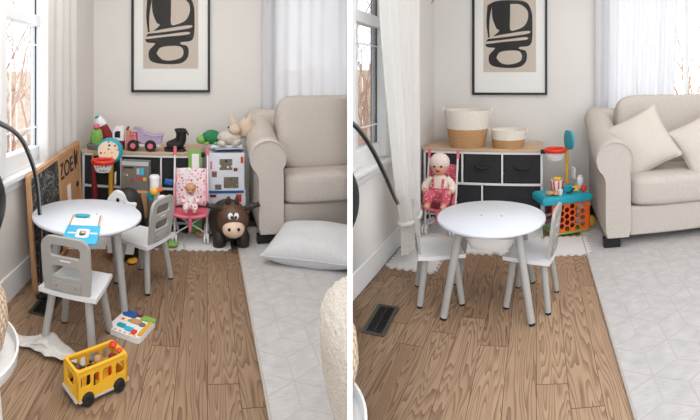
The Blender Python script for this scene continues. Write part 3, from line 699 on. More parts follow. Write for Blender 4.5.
# baskets on the tidy cabinet
def rope_basket(label, u, v, z, r0, r1, h, split):
    t = thing('storage_basket', label, 'basket', 'R', u, v, z, 0, 'two-tone baskets on the cabinet')
    rr = lambda q: r0+(r1-r0)*q**.8
    b = B(); n = 8; b.lathe([(.01, 0)]+[(rr(split*k/n), h*split*k/n) for k in range(n+1)]+[(rr(split)-.008, h*split)], M_seagrass, seg=56, cap=True); b.obj('seagrass_base', t)
    b = B(); b.lathe([(rr(split+(1-split)*k/n), h*(split+(1-split)*k/n)) for k in range(n+1)]+[(r1-.010, h), (rr(split)-.012, h*split+.002), (.01, h*split+.002)], M_cream, seg=56, cap=True); b.obj('cream_upper', t)
    for s in (-1, 1):
        b = B(); b.tube(spline([(s*(r1-.003), -.035, h-.03), (s*(r1+.012), -.025, h+.004), (s*(r1+.014), 0, h+.012), (s*(r1+.012), .025, h+.004), (s*(r1-.003), .035, h-.03)], 5), .007, M_cream, 8); b.obj('handle', t)
rope_basket('large two-tone basket, cream above seagrass, on the cabinet', -.59, 3.665, .62, .145, .200, .315, .50)
rope_basket('small low two-tone basket, cream above seagrass, on the cabinet', -.235, 3.67, .62, .130, .152, .150, .48)

# doll strollers
def stroller(r, label, u, v, z, fab, fab2, w=.25, H=.62):
    t = thing('doll_stroller', label, 'doll stroller', r, u, v, z)
    for s in (-1, 1):
        b = B(); b.tube([(s*w/2, .10, H), (s*w/2, .02, .30), (s*w*.46, -.08, .035)], .0075, M_whitem, 10); p = b.obj('pole', t)
        b = B(); b.tube([(s*w/2, .103, H+.012), (s*w/2, .09, H-.055)], .0125, M_pink, 10); b.obj('grip', p)
        b = B(); b.tube([(s*w*.46, .12, .035), (s*w*.48, -.02, .24)], .0065, M_whitem, 10); b.obj('rear_strut', t)
        for y in (-.085, .125):
            for q in (-.012, .012):
                b = B(); b.lathe([(.010, -.006), (.033, -.006), (.036, 0), (.033, .006), (.010, .006)], M_white, (0, 0, 0), 20, T(s*w*.46+q, y, .036) @ Ry(90)); wl = b.obj('wheel', t)
                b = B(); b.lathe([(.012, -.008), (.012, .008)], M_lgrey, (0, 0, 0), 12, T(s*w*.46+q, y, .036) @ Ry(90)); b.obj('hub', wl)
    for s in (-1, 1): b = B(); b.tube([(-s*w*.46, .06, .16), (s*w*.46, -.05+s*.007, .06)], .006, M_whitem, 8); b.obj('cross_brace', t)
    def back(a, k): return Vector(((a-.5)*w*.94, .035+.075*k - .035*math.cos((a-.5)*PI)*-1+.0, .235+.265*k))
    b = B(); b.grid(back, 12, 10, fab); o = b.obj('backrest', t); sd = o.modifiers.new('thick', 'SOLIDIFY'); sd.thickness = .012
    def seat(a, k): return Vector(((a-.5)*w*.96, -.135+.20*k, .215+.02*(2*abs(a-.5))**2-.028*math.sin(k*PI)))
    b = B(); b.grid(seat, 12, 8, fab2); o = b.obj('seat', t); sd = o.modifiers.new('thick', 'SOLIDIFY'); sd.thickness = .022
    for s in (-1, 1):
        b = B(); b.prism([[(-.12, .22), (.06, .22), (.10, .46), (.07, .46), (-.02, .31), (-.11, .27)]], .008, fab2, T(s*w*.47, 0, 0) @ Rz(90) @ T(0, -.004, 0)); b.obj('side_panel', t)
    for s in (-1, 1):
        b = B(); b.box((s*w*.46, .118, .475), (.018, .03, .06), M_pink, .005); b.obj('corner_pocket', t)
    b = B(); b.tube([(0, -.14, .215), (0, -.145, .11)], [.014, .010], M_pink, 8); b.obj('strap', t)
    return t
stroller('R', 'pink doll stroller parked before the tidy cabinet with a capped doll', -.735, 3.27, .012, M_pinkprint, M_pink, .235, .61)
stroller('L', 'doll stroller with heart-print back beside the brown bouncer', -.12, 3.19, .012, M_floral, M_pink, .25, .66)

def doll(r, label, u, v, z, h, cap, top, bottom, blanket=False):
    s = h/.36; t = thing('baby_doll', label, 'doll', r, u, v, z)
    mx = Matrix.Scale(s, 4)
    b = B(); b.ell((0, .0, .075), (.058, .05, .085), M_skin, 22, mx); b.ell((0, -.002, .165), (.022, .022, .03), M_skin, 12, mx)
    b.ell((0, -.004, .225), (.055, .054, .062), M_skin, 24, mx); b.ell((0, -.056, .215), (.009, .010, .009), M_skin, 10, mx)
    for q in (-1, 1):
        b.ell((q*.054, 0, .222), (.008, .012, .016), M_skin, 10, mx)
        b.tube(spline([(q*.05, 0, .135), (q*.085, -.02, .10), (q*.075, -.06, .075)], 5), [.020, .020, .020, .019, .018, .018, .017, .016, .016, .016, .014], M_skin, 10, mx)
        b.ell((q*.073, -.068, .072), (.015, .017, .013), M_skin, 12, mx)
        for f in range(4): b.tube([(q*(.066+.005*f), -.078, .074), (q*(.064+.005*f), -.090, .066)], [.0042, .0036], M_skin, 6, mx)
        b.tube([(q*.062, -.070, .082), (q*.055, -.080, .082)], [.0045, .004], M_skin, 6, mx)
        b.tube(spline([(q*.03, -.01, .03), (q*.055, -.075, .045), (q*.05, -.115, .005)], 5), [.030, .031, .031, .030, .029, .028, .026, .024, .022, .020, .018], M_skin, 12, mx)
        b.ell((q*.05, -.128, .0), (.020, .032, .018), M_skin, 12, mx)
    body = b.obj('body', t, smooth=70)
    for q in (-1, 1): b = B(); b.ell((q*.021, -.052, .228), (.0085, .006, .0085), M_ink, 10, mx); b.obj('eye', t)
    b = B(); b.ell((0, -.056, .198), (.012, .006, .005), M_dred, 10, mx); b.obj('mouth', t)
    b = B(); b.lathe([(.058, -.02), (.063, -.012), (.063, .012), (.056, .028), (.04, .046), (.02, .056), (.004, .058)], cap, (0, .002, .245), 26, mx); b.obj('knit_cap', t)
    b = B(); b.ell((0, 0, .082), (.066, .058, .088), top, 24, mx, e=.9)
    for q in (-1, 1): b.tube(spline([(q*.045, 0, .140), (q*.086, -.02, .10), (q*.078, -.052, .078)], 4), [.025, .026, .027, .026, .025, .025, .024, .024, .022], top, 12, mx)
    b.obj('shirt', t, smooth=70)
    b = B(); b.ell((0, -.003, .055), (.070, .062, .07), bottom, 24, mx, e=.85)
    for q in (-1, 1):
        b.tube(spline([(q*.03, -.02, .035), (q*.056, -.075, .048), (q*.052, -.108, .012)], 5), [.036, .037, .037, .036, .036, .035, .033, .031, .030, .029, .028], bottom, 14, mx)
        b.tube([(q*.03, -.056, .10), (q*.034, -.045, .15)], .008, bottom, 6, mx)
    b.obj('dungarees', t, smooth=70)
    return t
doll('R', 'baby doll in a pale knit cap and pink dotted dungarees, seated in stroller', -.735, 3.225, .262, .44, M_lpink, M_lpink, M_pinkprint)
doll('L', 'small doll in printed clothes lying back in the heart-print stroller', -.12, 3.14, .255, .22, M_tan, M_floral, M_floral)

# toy activity stand with hoop
def activity(r, label, u, v, rz, z=.012, big_face=False):
    t = thing('activity_stand', label, 'toy', r, u, v, z, rz)
    w, d = (.26, .20) if big_face else (.32, .22)
    ov = 0 if big_face else .035
    b = B(); b.box((0, 0, .012), (w, d, .024), M_green, .01); b.obj('base', t)
    for x in (-w/2+.012, w/2-.012):
        for y in (-d/2+.012, d/2-.012): b = B(); b.box((x, y, .13), (.02, .02, .23), M_orange if y < 0 else M_white, .004); b.obj('corner_post', t)
    # honeycomb net front
    hx = []; R0 = .027
    for i in range(9):
        for j in range(6):
            x = -w/2+.035+i*R0*1.62; z_ = .045+j*R0*1.78+(i % 2)*R0*.89
            if x < w/2-.025 and z_ < .225: hx.append([(x+R0*.82*math.cos(k*PI/3), z_+R0*.82*math.sin(k*PI/3)) for k in range(6)])
    b = B(); b.prism([rrect(w-.02, .22, .008, 2, 0, .13)]+hx, .006, M_orange, T(0, -d/2, 0)); b.obj('honeycomb_net', t)
    b = B(); b.box((0, d/2-.004, .13), (w-.03, .004, .2), M_dred); b.obj('rear_panel', t)
    b = B(); b.box((-w/2+.004, 0, .13), (.004, d-.03, .2), M_glass); b.obj('side_pane', t)
    b = B(); b.box((-ov, -.01, .268), (w+2*ov+.03, d+.03, .055), M_teal, .016, seg=3); b.box((-ov, -.01, .297), (w+2*ov, d, .012), M_teal, .005)
    if not big_face: b.box((.03, .02, .318), (.10, .05, .055), M_teal, .008); b.obj('tray', t)
    px = .05; b = B(); b.tube([(px, d/2-.02, .29), (px, d/2-.02, .66)], .020 if big_face else .012, M_mustard, 12); b.obj('pole', t)
    if big_face:
        b = B(); b.lathe([(.01, 0), (.098, 0), (.10, .004), (.10, .018), (.096, .022), (.01, .022)], M_teal, seg=40, mx=T(px-.005, d/2-.03, .635) @ Rx(90)); bb = b.obj('backboard', t)
        b = B(); b.lathe([(.01, 0), (.082, 0), (.082, .003), (.01, .003)], M_face, seg=40, mx=T(px-.017, d/2-.052, .63) @ Rx(90)); b.obj('printed_face', bb)
        hc = Vector((px-.045, d/2-.15, .575))
    else:
        b = B(); b.prism([rrect(.16, .15, .06, 6, 0, .70)], .018, M_teal, T(px+.005, d/2, 0) @ Rz(90) @ T(-.07, 0, 0)); bb = b.obj('backboard', t)
        hc = Vector((px-.115, d/2-.05, .625))
    b = B(); R1 = .078; b.tube([hc+Vector((R1*math.cos(a), R1*math.sin(a), 0)) for a in [k/32*2*PI for k in range(32)]], .014, M_red, 10, closed=True)
    b.lathe([(R1-.006, -.02), (R1+.006, -.02), (R1+.008, .012), (R1-.004, .012)], M_red, tuple(hc), 32, cap=False); b.tube([hc+Vector((R1*.8, R1*.4, 0)), Vector((px, d/2-.02, hc.z))], .012, M_red, 8); hp = b.obj('hoop', t)
    b = B()
    for k in range(14):
        for s in (1, -1):
            b.tube([hc+Vector(((R1-.004-.022*q)*math.cos(2*PI*(k+s*q*.9)/14), (R1-.004-.022*q)*math.sin(2*PI*(k+s*q*.9)/14), -.015-.06*q)) for q in (0, .25, .5, .75, 1)], .0035, M_white, 5)
    for q in (.5, 1): b.tube([hc+Vector(((R1-.004-.022*q)*math.cos(a), (R1-.004-.022*q)*math.sin(a), -.015-.06*q)) for a in [k/28*2*PI for k in range(28)]], .0035, M_white, 5, closed=True)
    b.obj('net', hp)
    b = B(); b.box((px+.04, d/2-.06, .43), (.012, .06, .09), M_white, .004); b.obj('scoreboard', t)
    return t
def ball(r, label, u, v, z, rad, m, g=None): b = B(); b.ell((0, 0, rad), (rad, rad, rad), m, 20); return one(b, 'toy_ball', label, 'ball', r, u, v, z, 0, g)
ac = activity('R', 'teal and orange activity stand with red basketball hoop, by the tidy sofa', .235, 3.385, 20)
activity('L', 'activity stand with red hoop and round printed face, behind the messy table', -.78, 3.17, 6, big_face=True)
# on the tidy stand
ct, st_ = math.cos(math.radians(20)), math.sin(math.radians(20))
def on_stand(x, y): return (.235+x*ct-y*st_, 3.385+x*st_+y*ct)
TZ = .012+.304
def toy_food(name, label, cat, r, u, v, z, build, g=None, rz=0): b = B(); build(b); return one(b, name, label, cat, r, u, v, z, rz, g)
u, v = on_stand(-.165, -.07); toy_food('toy_bread', 'tan toy bun at the left end of the teal tray', 'toy food', 'R', u, v, TZ, lambda b: b.ell((0, 0, .018), (.032, .026, .018), M_tan, 16))
u, v = on_stand(-.12, -.085); toy_food('toy_bread', 'tan toy roll, second from the left on the teal tray', 'toy food', 'R', u, v, TZ, lambda b: b.ell((0, 0, .016), (.026, .034, .016), M_tan, 16))
u, v = on_stand(-.085, -.09); toy_food('toy_cup', 'small white toy cup in front of the popcorn tub', 'toy cup', 'R', u, v, TZ, lambda b: b.lathe([(.012, 0), (.022, .04), (.019, .04), (.01, .004)], M_white))
u, v = on_stand(-.07, .01)
t = thing('popcorn_tub', 'red and white toy popcorn tub on the teal tray', 'toy tub', 'R', u, v, TZ)
b = B(); b.lathe([(.036, 0), (.05, .095), (.046, .095), (.034, .004)], M_white); b.obj('tub', t)
b = B()
for k in range(8):
    a = k*PI/4+.2; b.tube([(.0375*math.cos(a), .0375*math.sin(a), .004), (.0505*math.cos(a), .0505*math.sin(a), .092)], .006, M_red, 6)
b.obj('stripe', t)
b = B()
for k in range(9): b.ell((.026*math.cos(k*2.4)*(k/9)**.5, .026*math.sin(k*2.4)*(k/9)**.5, .1), (.014, .014, .013), M_yellow, 8, lump=.3, sd=k)
b.obj('popcorn', t)
u, v = on_stand(.055, -.075); toy_food('toy_star', 'yellow star toy on the middle of the teal tray', 'toy', 'R', u, v, TZ, lambda b: b.prism([[((.034 if k % 2 == 0 else .016)*math.sin(k*PI/5), .034+(.034 if k % 2 == 0 else .016)*math.cos(k*PI/5)) for k in range(10)]], .02, M_yellow))
u, v = on_stand(.115, -.085); toy_food('toy_strawberry', 'red toy berry at the right end of the teal tray', 'toy food', 'R', u, v, TZ, lambda b: b.lathe([(.006, 0), (.022, .018), (.025, .035), (.018, .05), (.004, .056)], M_red))
u, v = on_stand(.135, .02); toy_food('toy_bottle', 'white toy milk bottle at the right rear of the teal tray', 'toy bottle', 'R', u, v, TZ, lambda b: b.lathe([(.026, 0), (.03, .006), (.03, .07), (.024, .09), (.018, .095), (.018, .108), (.01, .11)], M_white))
u, v = on_stand(-.015, -.085); toy_food('toy_tongs', 'black toy spatula lying on the teal tray', 'toy utensil', 'R', u, v, TZ, lambda b: (b.box((0, 0, .010), (.035, .028, .005), M_black, .002, Rz(0)), b.tube([(.015, 0, .01), (.05, .035, .035)], .005, M_black, 8)))
for k, (x, y, m, nm) in enumerate(((-.10, -.03, M_yellow, 'yellow'), (-.03, -.03, M_dred, 'dark red'), (.04, -.03, M_brown, 'brown'), (.10, -.02, M_lgrey, 'grey'), (-.05, .05, M_orange, 'orange'))):
    u, v = on_stand(x, y); ball('R', f'{nm} play ball behind the orange honeycomb net', u, v, .012+.026, .033, m, 'balls in the tidy activity stand')
ball('R', 'orange-yellow ball on the floor between activity stand and sofa', .44, 3.47, 0.0, .045, M_mustard)
# on the tidy cabinet's wall side nothing more; the messy room follows ------------------------------------------------
CT = .62
def cactus():
    t = thing('cactus_toy', 'green cactus toy with a pink bloom at the left end of the shelf', 'toy', 'L', -.905, 3.45, CT)
    b = B()
    for k in range(9):
        a = k/9*2*PI; b.ell((.028*math.cos(a), .028*math.sin(a), .085), (.026, .026, .082), M_green, 12)
    b.obj('body', t); b = B()
    b.lathe([(.01, 0), (.075, 0), (.08, .03), (.08, .04), (.07, .045), (.01, .045)], M_greyc); b.obj('pot', t)
    b = B(); b.ell((0, 0, .185), (.026, .026, .026), M_pink, 14, lump=.25); b.obj('flower', t)
cactus()
t = thing('gnome_hat_toy', 'leaning red cone toy with white and green tip behind the cactus', 'toy', 'L', -.85, 3.64, CT)
mx = T(.03, 0, .0) @ Ry(-27)
b = B(); b.lathe([(.055, .02), (.06, .03), (.048, .17), (.036, .235), (.02, .24)], M_dred, mx=mx); b.obj('cone', t)
b = B(); b.lathe([(.047, .19), (.050, .20), (.047, .235), (.03, .275), (.01, .285)], M_white, mx=mx); b.obj('tip', t)
b = B(); b.ell((0, -.02, .278), (.02, .018, .014), M_teal, 12, mx); b.obj('bobble', t)
t = thing('toy_house', 'white and red toy house with dark window beside the dump truck', 'toy', 'L', -.72, 3.47, CT)
b = B(); b.box((0, 0, .04), (.085, .09, .08), M_dred, .008); b.obj('lower_body', t)
b = B(); b.prism([[(-.045, .075), (.045, .075), (.045, .175), (.03, .19), (-.02, .19), (-.045, .15)], [(-.03, .10), (.018, .10), (.018, .155), (-.015, .155), (-.03, .14)]], .08, M_white, T(0, -.04, 0)); hb = b.obj('upper_body', t)
b = B(); b.box((-.006, 0, .13), (.05, .06, .058), M_black, .004); b.obj('window', hb)
t = thing('wooden_toy_tree', 'small wooden slotted toy standing between toy house and truck', 'toy', 'L', -.645, 3.50, CT)
b = B(); b.box((0, 0, .08), (.035, .05, .16), M_tan, .006); b.obj('block', t)
b = B(); b.tube([(-.01, -.02, .16), (0, 0, .185)], .01, M_dred, 8); b.obj('peg', t)
# dump truck
t = thing('toy_dump_truck', 'pink and lavender toy dump truck on the shelf', 'toy truck', 'L', -.505, 3.455, CT)
b = B(); b.box((0, 0, .048), (.27, .085, .022), M_white, .006); b.obj('chassis', t)
b = B(); b.prism([[(-.145, .05), (-.06, .05), (-.06, .145), (-.115, .145), (-.145, .10)], [(-.125, .092), (-.08, .092), (-.08, .13), (-.108, .13)]], .09, M_pink, T(0, -.045, 0)); cb = b.obj('cab', t)
b = B(); b.box((-.104, 0, .112), (.05, .07, .04), M_tan, .004); b.obj('window', cb)
b = B(); b.prism([[(-.05, .085), (.0, .058), (.13, .058), (.15, .12), (.155, .135), (.05, .135), (.0, .15), (-.04, .185), (-.085, .19), (-.085, .175), (-.055, .165), (-.05, .13)]], .105, M_lav, T(0, -.0525, 0)); b.obj('dump_bed', t)
b = B(); b.tube([(.0, -.054, .145), (.06, -.054, .125), (.15, -.054, .125)], .006, M_lav, 6); b.obj('bed_rim', t)
for x in (-.085, .055):
    for s in (-1, 1):
        b = B(); b.lathe([(.02, -.016), (.040, -.016), (.046, -.008), (.046, .008), (.040, .016), (.02, .016)], M_rubber, (0, 0, 0), 24, T(x, s*.055, .046) @ Rx(90)); wl = b.obj('wheel', t)
        b = B(); b.lathe([(.005, -.019), (.022, -.019), (.022, .019), (.005, .019)], M_pink, (0, 0, 0), 18, T(x, s*.055, .046) @ Rx(90)); b.obj('hub', wl)
# boots
def boot(label, u, v, rz):
    t = thing('child_boot', label, 'boot', 'L', u, v, CT, rz, 'black boots on the shelf')
    b = B(); b.tube(spline([(-.085, 0, .034), (-.06, 0, .038), (-.02, 0, .045), (.02, 0, .07), (.032, 0, .11), (.03, 0, .155)], 5), [.022+.016*min(1, i/8) for i in range(26)], M_black, 16); b.obj('upper', t, smooth=60)
    b = B(); b.ell((-.02, 0, .010), (.09, .04, .011), M_rubber, 24, e=.7); b.obj('sole', t)
    b = B(); b.tube([(.03+.040*math.cos(k/16*2*PI), .040*math.sin(k/16*2*PI), .158) for k in range(16)], .010, M_drawer, 8, closed=True); b.obj('cuff', t)
    b = B(); b.tube(spline([(.05, 0, .13), (.075, 0, .15), (.085, -.005, .13)], 4), .006, M_black, 8); b.obj('pull_strap', t)
boot('black child boot with pull strap at the right of the dump truck', -.235, 3.44, 0)
boot('black child boot standing behind the first, by the wall', -.25, 3.56, 15)
# right of cabinet: boxes, books, plushes
def printed_box(name, label, u, v, z, w, d, h, body, parts, rz=0, cat='box'):
    t = thing(name, label, cat, 'L', u, v, z, rz)
    b = B(); b.box((0, d/2, h/2), (w, d, h), body, .003); b.obj('carton', t)
    for nm, x, zz, pw, ph, m in parts:
        b = B(); b.box((x, -.001, zz), (pw, .002, ph), m); b.obj(nm, t)
    return t
t = printed_box('toy_carton', 'large pale carton with photos standing at the sofa end of the cabinet', .147, 3.34, .31, .29, .28, .31, M_box,
    [('printed_photo', .0, .225, .10, .085, M_photo), ('printed_photo', -.09, .15, .04, .045, M_photo), ('printed_photo', .04, .085, .115, .085, M_photo), ('printed_photo', -.06, .05, .05, .04, M_photo), ('red_emblem', .125, .26, .02, .05, M_red), ('pink_mark', -.115, .22, .014, .06, M_pink), ('red_dot_print', .075, .185, .03, .025, M_dred), ('blue_band', 0, .012, .28, .02, M_blue)])
printed_box('toy_carton', 'grey-white carton below the large photo carton', .147, 3.345, 0, .31, .275, .333, M_box, [('printed_photo', -.04, .17, .16, .12, M_photo), ('red_emblem', .10, .27, .045, .06, M_red), ('blue_band', 0, .32, .28, .014, M_cyan), ('dark_print', -.10, .29, .05, .02, M_dred)])
printed_box('picture_book', 'green book with white label standing before the cabinet', -.095, 3.335, 0, .10, .035, .645, M_green, [('white_label', .005, .50, .055, .24, M_paper)], cat='book')
def flat_book(label, u, v, z, w, d, h, m, rz=0):
    t = thing('picture_book', label, 'book', 'L', u, v, z, rz, 'books on the photo carton')
    b = B(); b.box((0, 0, h/2), (w-.006, d-.006, h-.004), M_paper); b.obj('pages', t); b = B(); b.box((0, 0, .0015), (w, d, .003), m); b.box((0, 0, h-.0015), (w, d, .003), m); b.box((-w/2+.0015, 0, h/2), (.003, d, h), m); b.obj('cover', t)
flat_book('blue flat book lying on the photo carton under the plush dog', .17, 3.47, .645, .24, .2, .016, M_blue, 4)
flat_book('white flat book on top of the blue book', .16, 3.47, .661, .25, .19, .014, M_paper, -3)
t = thing('turtle_plush', 'dark green plush turtle on the end of the cabinet top', 'plush toy', 'L', .0, 3.49, .675)
t.location = W3('L', .005, 3.49, .675)
b = B(); b.ell((.03, 0, .055), (.072, .065, .058), M_dgreen, 24, lump=.12, sd=1); b.obj('shell', t)
b = B(); b.ell((-.052, -.01, .035), (.04, .036, .036), M_green, 18, lump=.1, sd=3); hd = b.obj('head', t)
for s in (-1, 1): b = B(); b.ell((-.075, s*.014-.01, .048), (.005, .005, .006), M_black, 8); b.obj('eye', hd)
for x, y in ((-.01, -.06), (.07, -.06), (-.01, .06), (.07, .06)): b = B(); b.ell((x, y, .012), (.025, .02, .012), M_green, 12); b.obj('flipper', t)
t = thing('plush_dog', 'beige floppy plush dog slumped against the sofa arm', 'plush toy', 'L', .20, 3.47, .675)
b = B(); b.ell((-.02, -.01, .055), (.10, .075, .057), M_plushw, 28, lump=.12, sd=2); b.obj('body', t)
b = B(); b.ell((.02, .0, .165), (.065, .06, .085), M_plush, 24, mx=T(.045, 0, -.02) @ Ry(18), lump=.1, sd=5); b.ell((.0, -.045, .12), (.05, .05, .045), M_plush, 20, mx=T(.02, 0, .0)); hd = b.obj('head', t)
for s in (-1, 1):
    b = B(); b.ell((0, 0, 0), (.028, .018, .085), M_plush, 18, mx=T(.07+s*.055, -.03, .16) @ Ry(s*20)); b.obj('ear', hd)
b = B(); b.ell((-.028, -.055, .14), (.010, .01, .009), M_brown, 10); b.obj('nose', hd)
b = B(); b.tube(spline([(-.08, -.05, .02), (-.1, -.09, .018), (-.06, -.12, .02)], 5), .022, M_plushw, 10); b.obj('paw', t)
b = B(); b.tube(spline([(.05, -.06, .03), (.03, -.1, .02), (.0, -.115, .02)], 5), .024, M_plushw, 10); b.obj('paw', t)

# leaning board
t = thing('easel_board', 'wooden board with chalk panel and cut-out name leaning on the wall', 'board', 'L', -.948, 2.72, .03)
mx = Rz(90) @ Rx(-2.2) @ Ry(-4.0)
bl, bh = .97, .665
b = B(); b.prism([rrect(bl, bh, .004, 1, 0, bh/2)], .014, M_cork, mx); b.obj('panel', t)
b = B(); b.prism([rrect(bl, bh, .004, 1, 0, bh/2), rrect(bl-.05, bh-.05, .004, 1, 0, bh/2)], .010, M_tan, mx @ T(0, -.010, 0)); b.box((.005, -.006, bh/2), (.03, .012, bh-.05), M_tan, 0, mx); b.obj('frame', t)
b = B(); b.box((-.225, -.003, bh/2), (.43, .006, bh-.06), M_chalk, 0, mx); b.obj('chalk_panel', t)
b = B(); text_into(b, 'ZOE', .155, M_ink, mx @ T(.17, -.002, bh-.135) @ Rx(90)); b.obj('lettering', t, weld=False)
b = B(); b.prism([[(.20, bh-.07), (.225, bh-.06), (.235, bh-.13), (.26, bh-.08), (.285, bh-.09), (.27, bh-.19), (.24, bh-.17), (.215, bh-.21), (.195, bh-.15)]], .002, M_ink, mx @ T(.155, -.003, .02)); b.obj('painted_mark', t)
b = B()
b.prism([oval(.03, .02, .40, bh-.31)], .002, M_ink, mx @ T(0, -.003, 0)); b.obj('painted_mark', t)
b = B(); b.box((.20, -.002, bh-.33), (.07, .003, .15), M_paper, 0, mx); b.obj('pinned_paper', t)
t = thing('toy_umbrella', 'rolled red umbrella propped between board and cabinet', 'umbrella', 'L', -.89, 3.33, 0)
b = B(); b.tube([(.02, -.045, .05), (0, .0, .30), (-.02, .02, .53)], [.012, .026, .012], M_dred, 12); b.obj('canopy', t)
b = B(); b.tube([(.024, -.05, .0), (.02, -.045, .06)], .005, M_steel, 8); b.obj('tip', t)
b = B(); b.tube(spline([(-.02, .02, .52), (-.024, .026, .57), (-.01, .028, .60), (.006, .028, .585)], 4), .007, M_tan, 8); b.obj('handle', t)
# crate with grey kitchen set box
t = thing('wooden_crate', 'dark red fronted wooden crate under the grey toy box', 'crate', 'L', -.515, 3.20, .012)
b = B(); b.box((0, 0, .18), (.175, .17, .36), M_tan, .006); b.obj('carcass', t); b = B(); b.box((-.02, -.088, .30), (.11, .006, .10), M_dred, .002); b.obj('front_panel', t)
printed_box('toy_set_box', 'grey toy set box with printed panel standing on the crate', -.535, 3.16, .372, .215, .075, .215, M_greyc,
    [('printed_photo', -.05, .10, .085, .12, M_photo), ('title_strip', -.05, .165, .075, .014, M_black), ('blue_bottle_print', .055, .14, .025, .05, M_cyan), ('white_bottle_print', .025, .14, .022, .045, M_lgrey), ('red_print', .035, .085, .04, .018, M_red), ('yellow_print', .075, .085, .025, .025, M_yellow), ('pale_top', 0, .197, .205, .03, M_lgrey)], rz=-4)
# food bin
t = thing('toy_bin', 'dark grey bin heaped with toy food behind the far kids chair', 'bin', 'L', -.345, 3.07, .012)
b = B(); b.lathe([(.01, 0), (.075, 0), (.085, .335), (.079, .335), (.069, .012), (.01, .012)], M_greyc, seg=32); b.lathe([(.01, .30), (.077, .30), (.077, .31), (.01, .31)], M_greyc); b.obj('tub', t)
BZ = .012+.311
t = thing('toy_jar', 'white toy jar standing in the grey bin', 'jar', 'L', -.380, 3.105, BZ)
b = B(); b.lathe([(.034, 0), (.037, .006), (.037, .155), (.03, .172), (.01, .176)], M_white); b.obj('jar', t); b = B(); b.lathe([(.039, .15), (.039, .168), (.03, .178)], M_white); b.obj('lid', t)
toy_food('toy_lemon', 'yellow toy lemon in front of the white jar', 'toy food', 'L', -.375, 3.035, BZ, lambda b: b.ell((0, 0, .075), (.03, .026, .026), M_yellow, 16))
toy_food('toy_carrot', 'orange toy slice on the heap in the grey bin', 'toy food', 'L', -.325, 3.04, BZ, lambda b: b.box((0, 0, .088), (.06, .03, .03), M_orange, .010, Ry(-14)))
toy_food('toy_block', 'blue toy block at the top right of the grey bin', 'toy block', 'L', -.305, 3.10, BZ, lambda b: b.box((0, 0, .135), (.06, .035, .04), M_blue, .008, T(0, 0, 0) @ Ry(12)))
toy_food('toy_cup', 'teal toy cup beside the yellow lemon', 'toy cup', 'L', -.405, 3.06, BZ, lambda b: b.lathe([(.02, 0), (.028, .055), (.024, .055), (.017, .004)], M_teal))
toy_food('toy_egg', 'white toy egg low in the grey bin', 'toy food', 'L', -.315, 3.015, BZ, lambda b: b.ell((0, 0, .034), (.036, .025, .026), M_white, 16))
toy_food('toy_cheese', 'pale yellow toy cheese wedge at the front of the grey bin', 'toy food', 'L', -.355, 3.005, BZ, lambda b: b.prism([[(-.03, 0), (.03, 0), (.02, .035)]], .03, M_yellow))
# penguin
t = thing('penguin_toy', 'black and white penguin toy seat behind the kids chair', 'toy', 'L', -.535, 2.86, .0)
t.scale = (1, 1, 1.13)
b = B(); pf = [(0.02, 0), (.105, .01), (.125, .08), (.118, .2), (.105, .30), (.09, .36), (.055, .40), (.01, .412)]
b.lathe(pf, M_black, seg=32, mx=Matrix.Diagonal((1.05, .7, 1, 1))); b.obj('body', t, smooth=60)
b = B(); fo = spline([(-.10, .05, 0), (-.118, .2, 0), (-.118, .30, 0), (-.098, .37, 0), (-.055, .408, 0), (-.005, .395, 0), (.03, .345, 0), (.085, .335, 0), (.07, .28, 0), (.085, .18, 0), (.07, .05, 0)], 5)
b.prism([[(p.x, p.y) for p in fo]], .05, M_white, T(-.012, -.105, 0)); b.obj('white_front', t, smooth=50)
b = B(); b.ell((-.045, -.107, .36), (.011, .006, .013), M_black, 12); b.obj('eye', t)
b = B(); b.tube([(-.115, -.02, .24), (-.14, -.05, .12)], [.02, .008], M_black, 10); b.obj('flipper', t)
b = B(); b.tube([(.125, -.02, .24), (.15, -.05, .12)], [.02, .008], M_black, 10); b.obj('flipper', t)
b = B(); b.ell((-.05, -.09, .012), (.035, .05, .012), M_mustard, 14); b.obj('foot', t)
b = B(); b.ell((.05, -.09, .012), (.035, .05, .012), M_mustard, 14); b.obj('foot', t)
# brown hopper
t = thing('bouncer_animal', 'brown inflatable hopping bull with pale muzzle', 'ride-on toy', 'L', .172, 3.13, 0)
b = B(); b.ell((-.02, .03, .165), (.145, .16, .150), M_dbrown, 36); b.ell((.01, -.075, .205), (.115, .105, .115), M_brown, 32)
b.obj('body', t, smooth=70)
b = B(); b.ell((.012, -.155, .160), (.078, .055, .062), M_muzzle, 28); mz = b.obj('muzzle', t)
for s in (-1, 1): b = B(); b.ell((.012+s*.032, -.204, .172), (.011, .008, .012), M_black, 12); b.obj('nostril', mz)
for s in (-1, 1):
    b = B(); b.ell((.010+s*.021, -.170, .253), (.018, .012, .024), M_white, 16); ey = b.obj('eye', t)
    b = B(); b.ell((.012+s*.014, -.181, .248), (.009, .006, .011), M_black, 12); b.obj('pupil', ey)
    b = B(); b.tube(spline([(.01+s*.075, -.09, .278), (.01+s*.13, -.10, .30), (.01+s*.165, -.10, .305), (.01+s*.19, -.10, .315)], 5), [.018]*4+[.020]*6+[.017]*4+[.022, .022], M_dbrown, 12); b.obj('handle', t)
    b = B(); b.ell((.01+s*.03, -.085, .33), (.018, .018, .040), M_dbrown, 14); b.obj('ear', t)
    for y in (-.07, .16): b = B(); b.lathe([(.04, 0), (.045, .01), (.05, .08), (.03, .12)], M_dbrown, (s*.085, y, 0), 18); b.obj('leg', t)
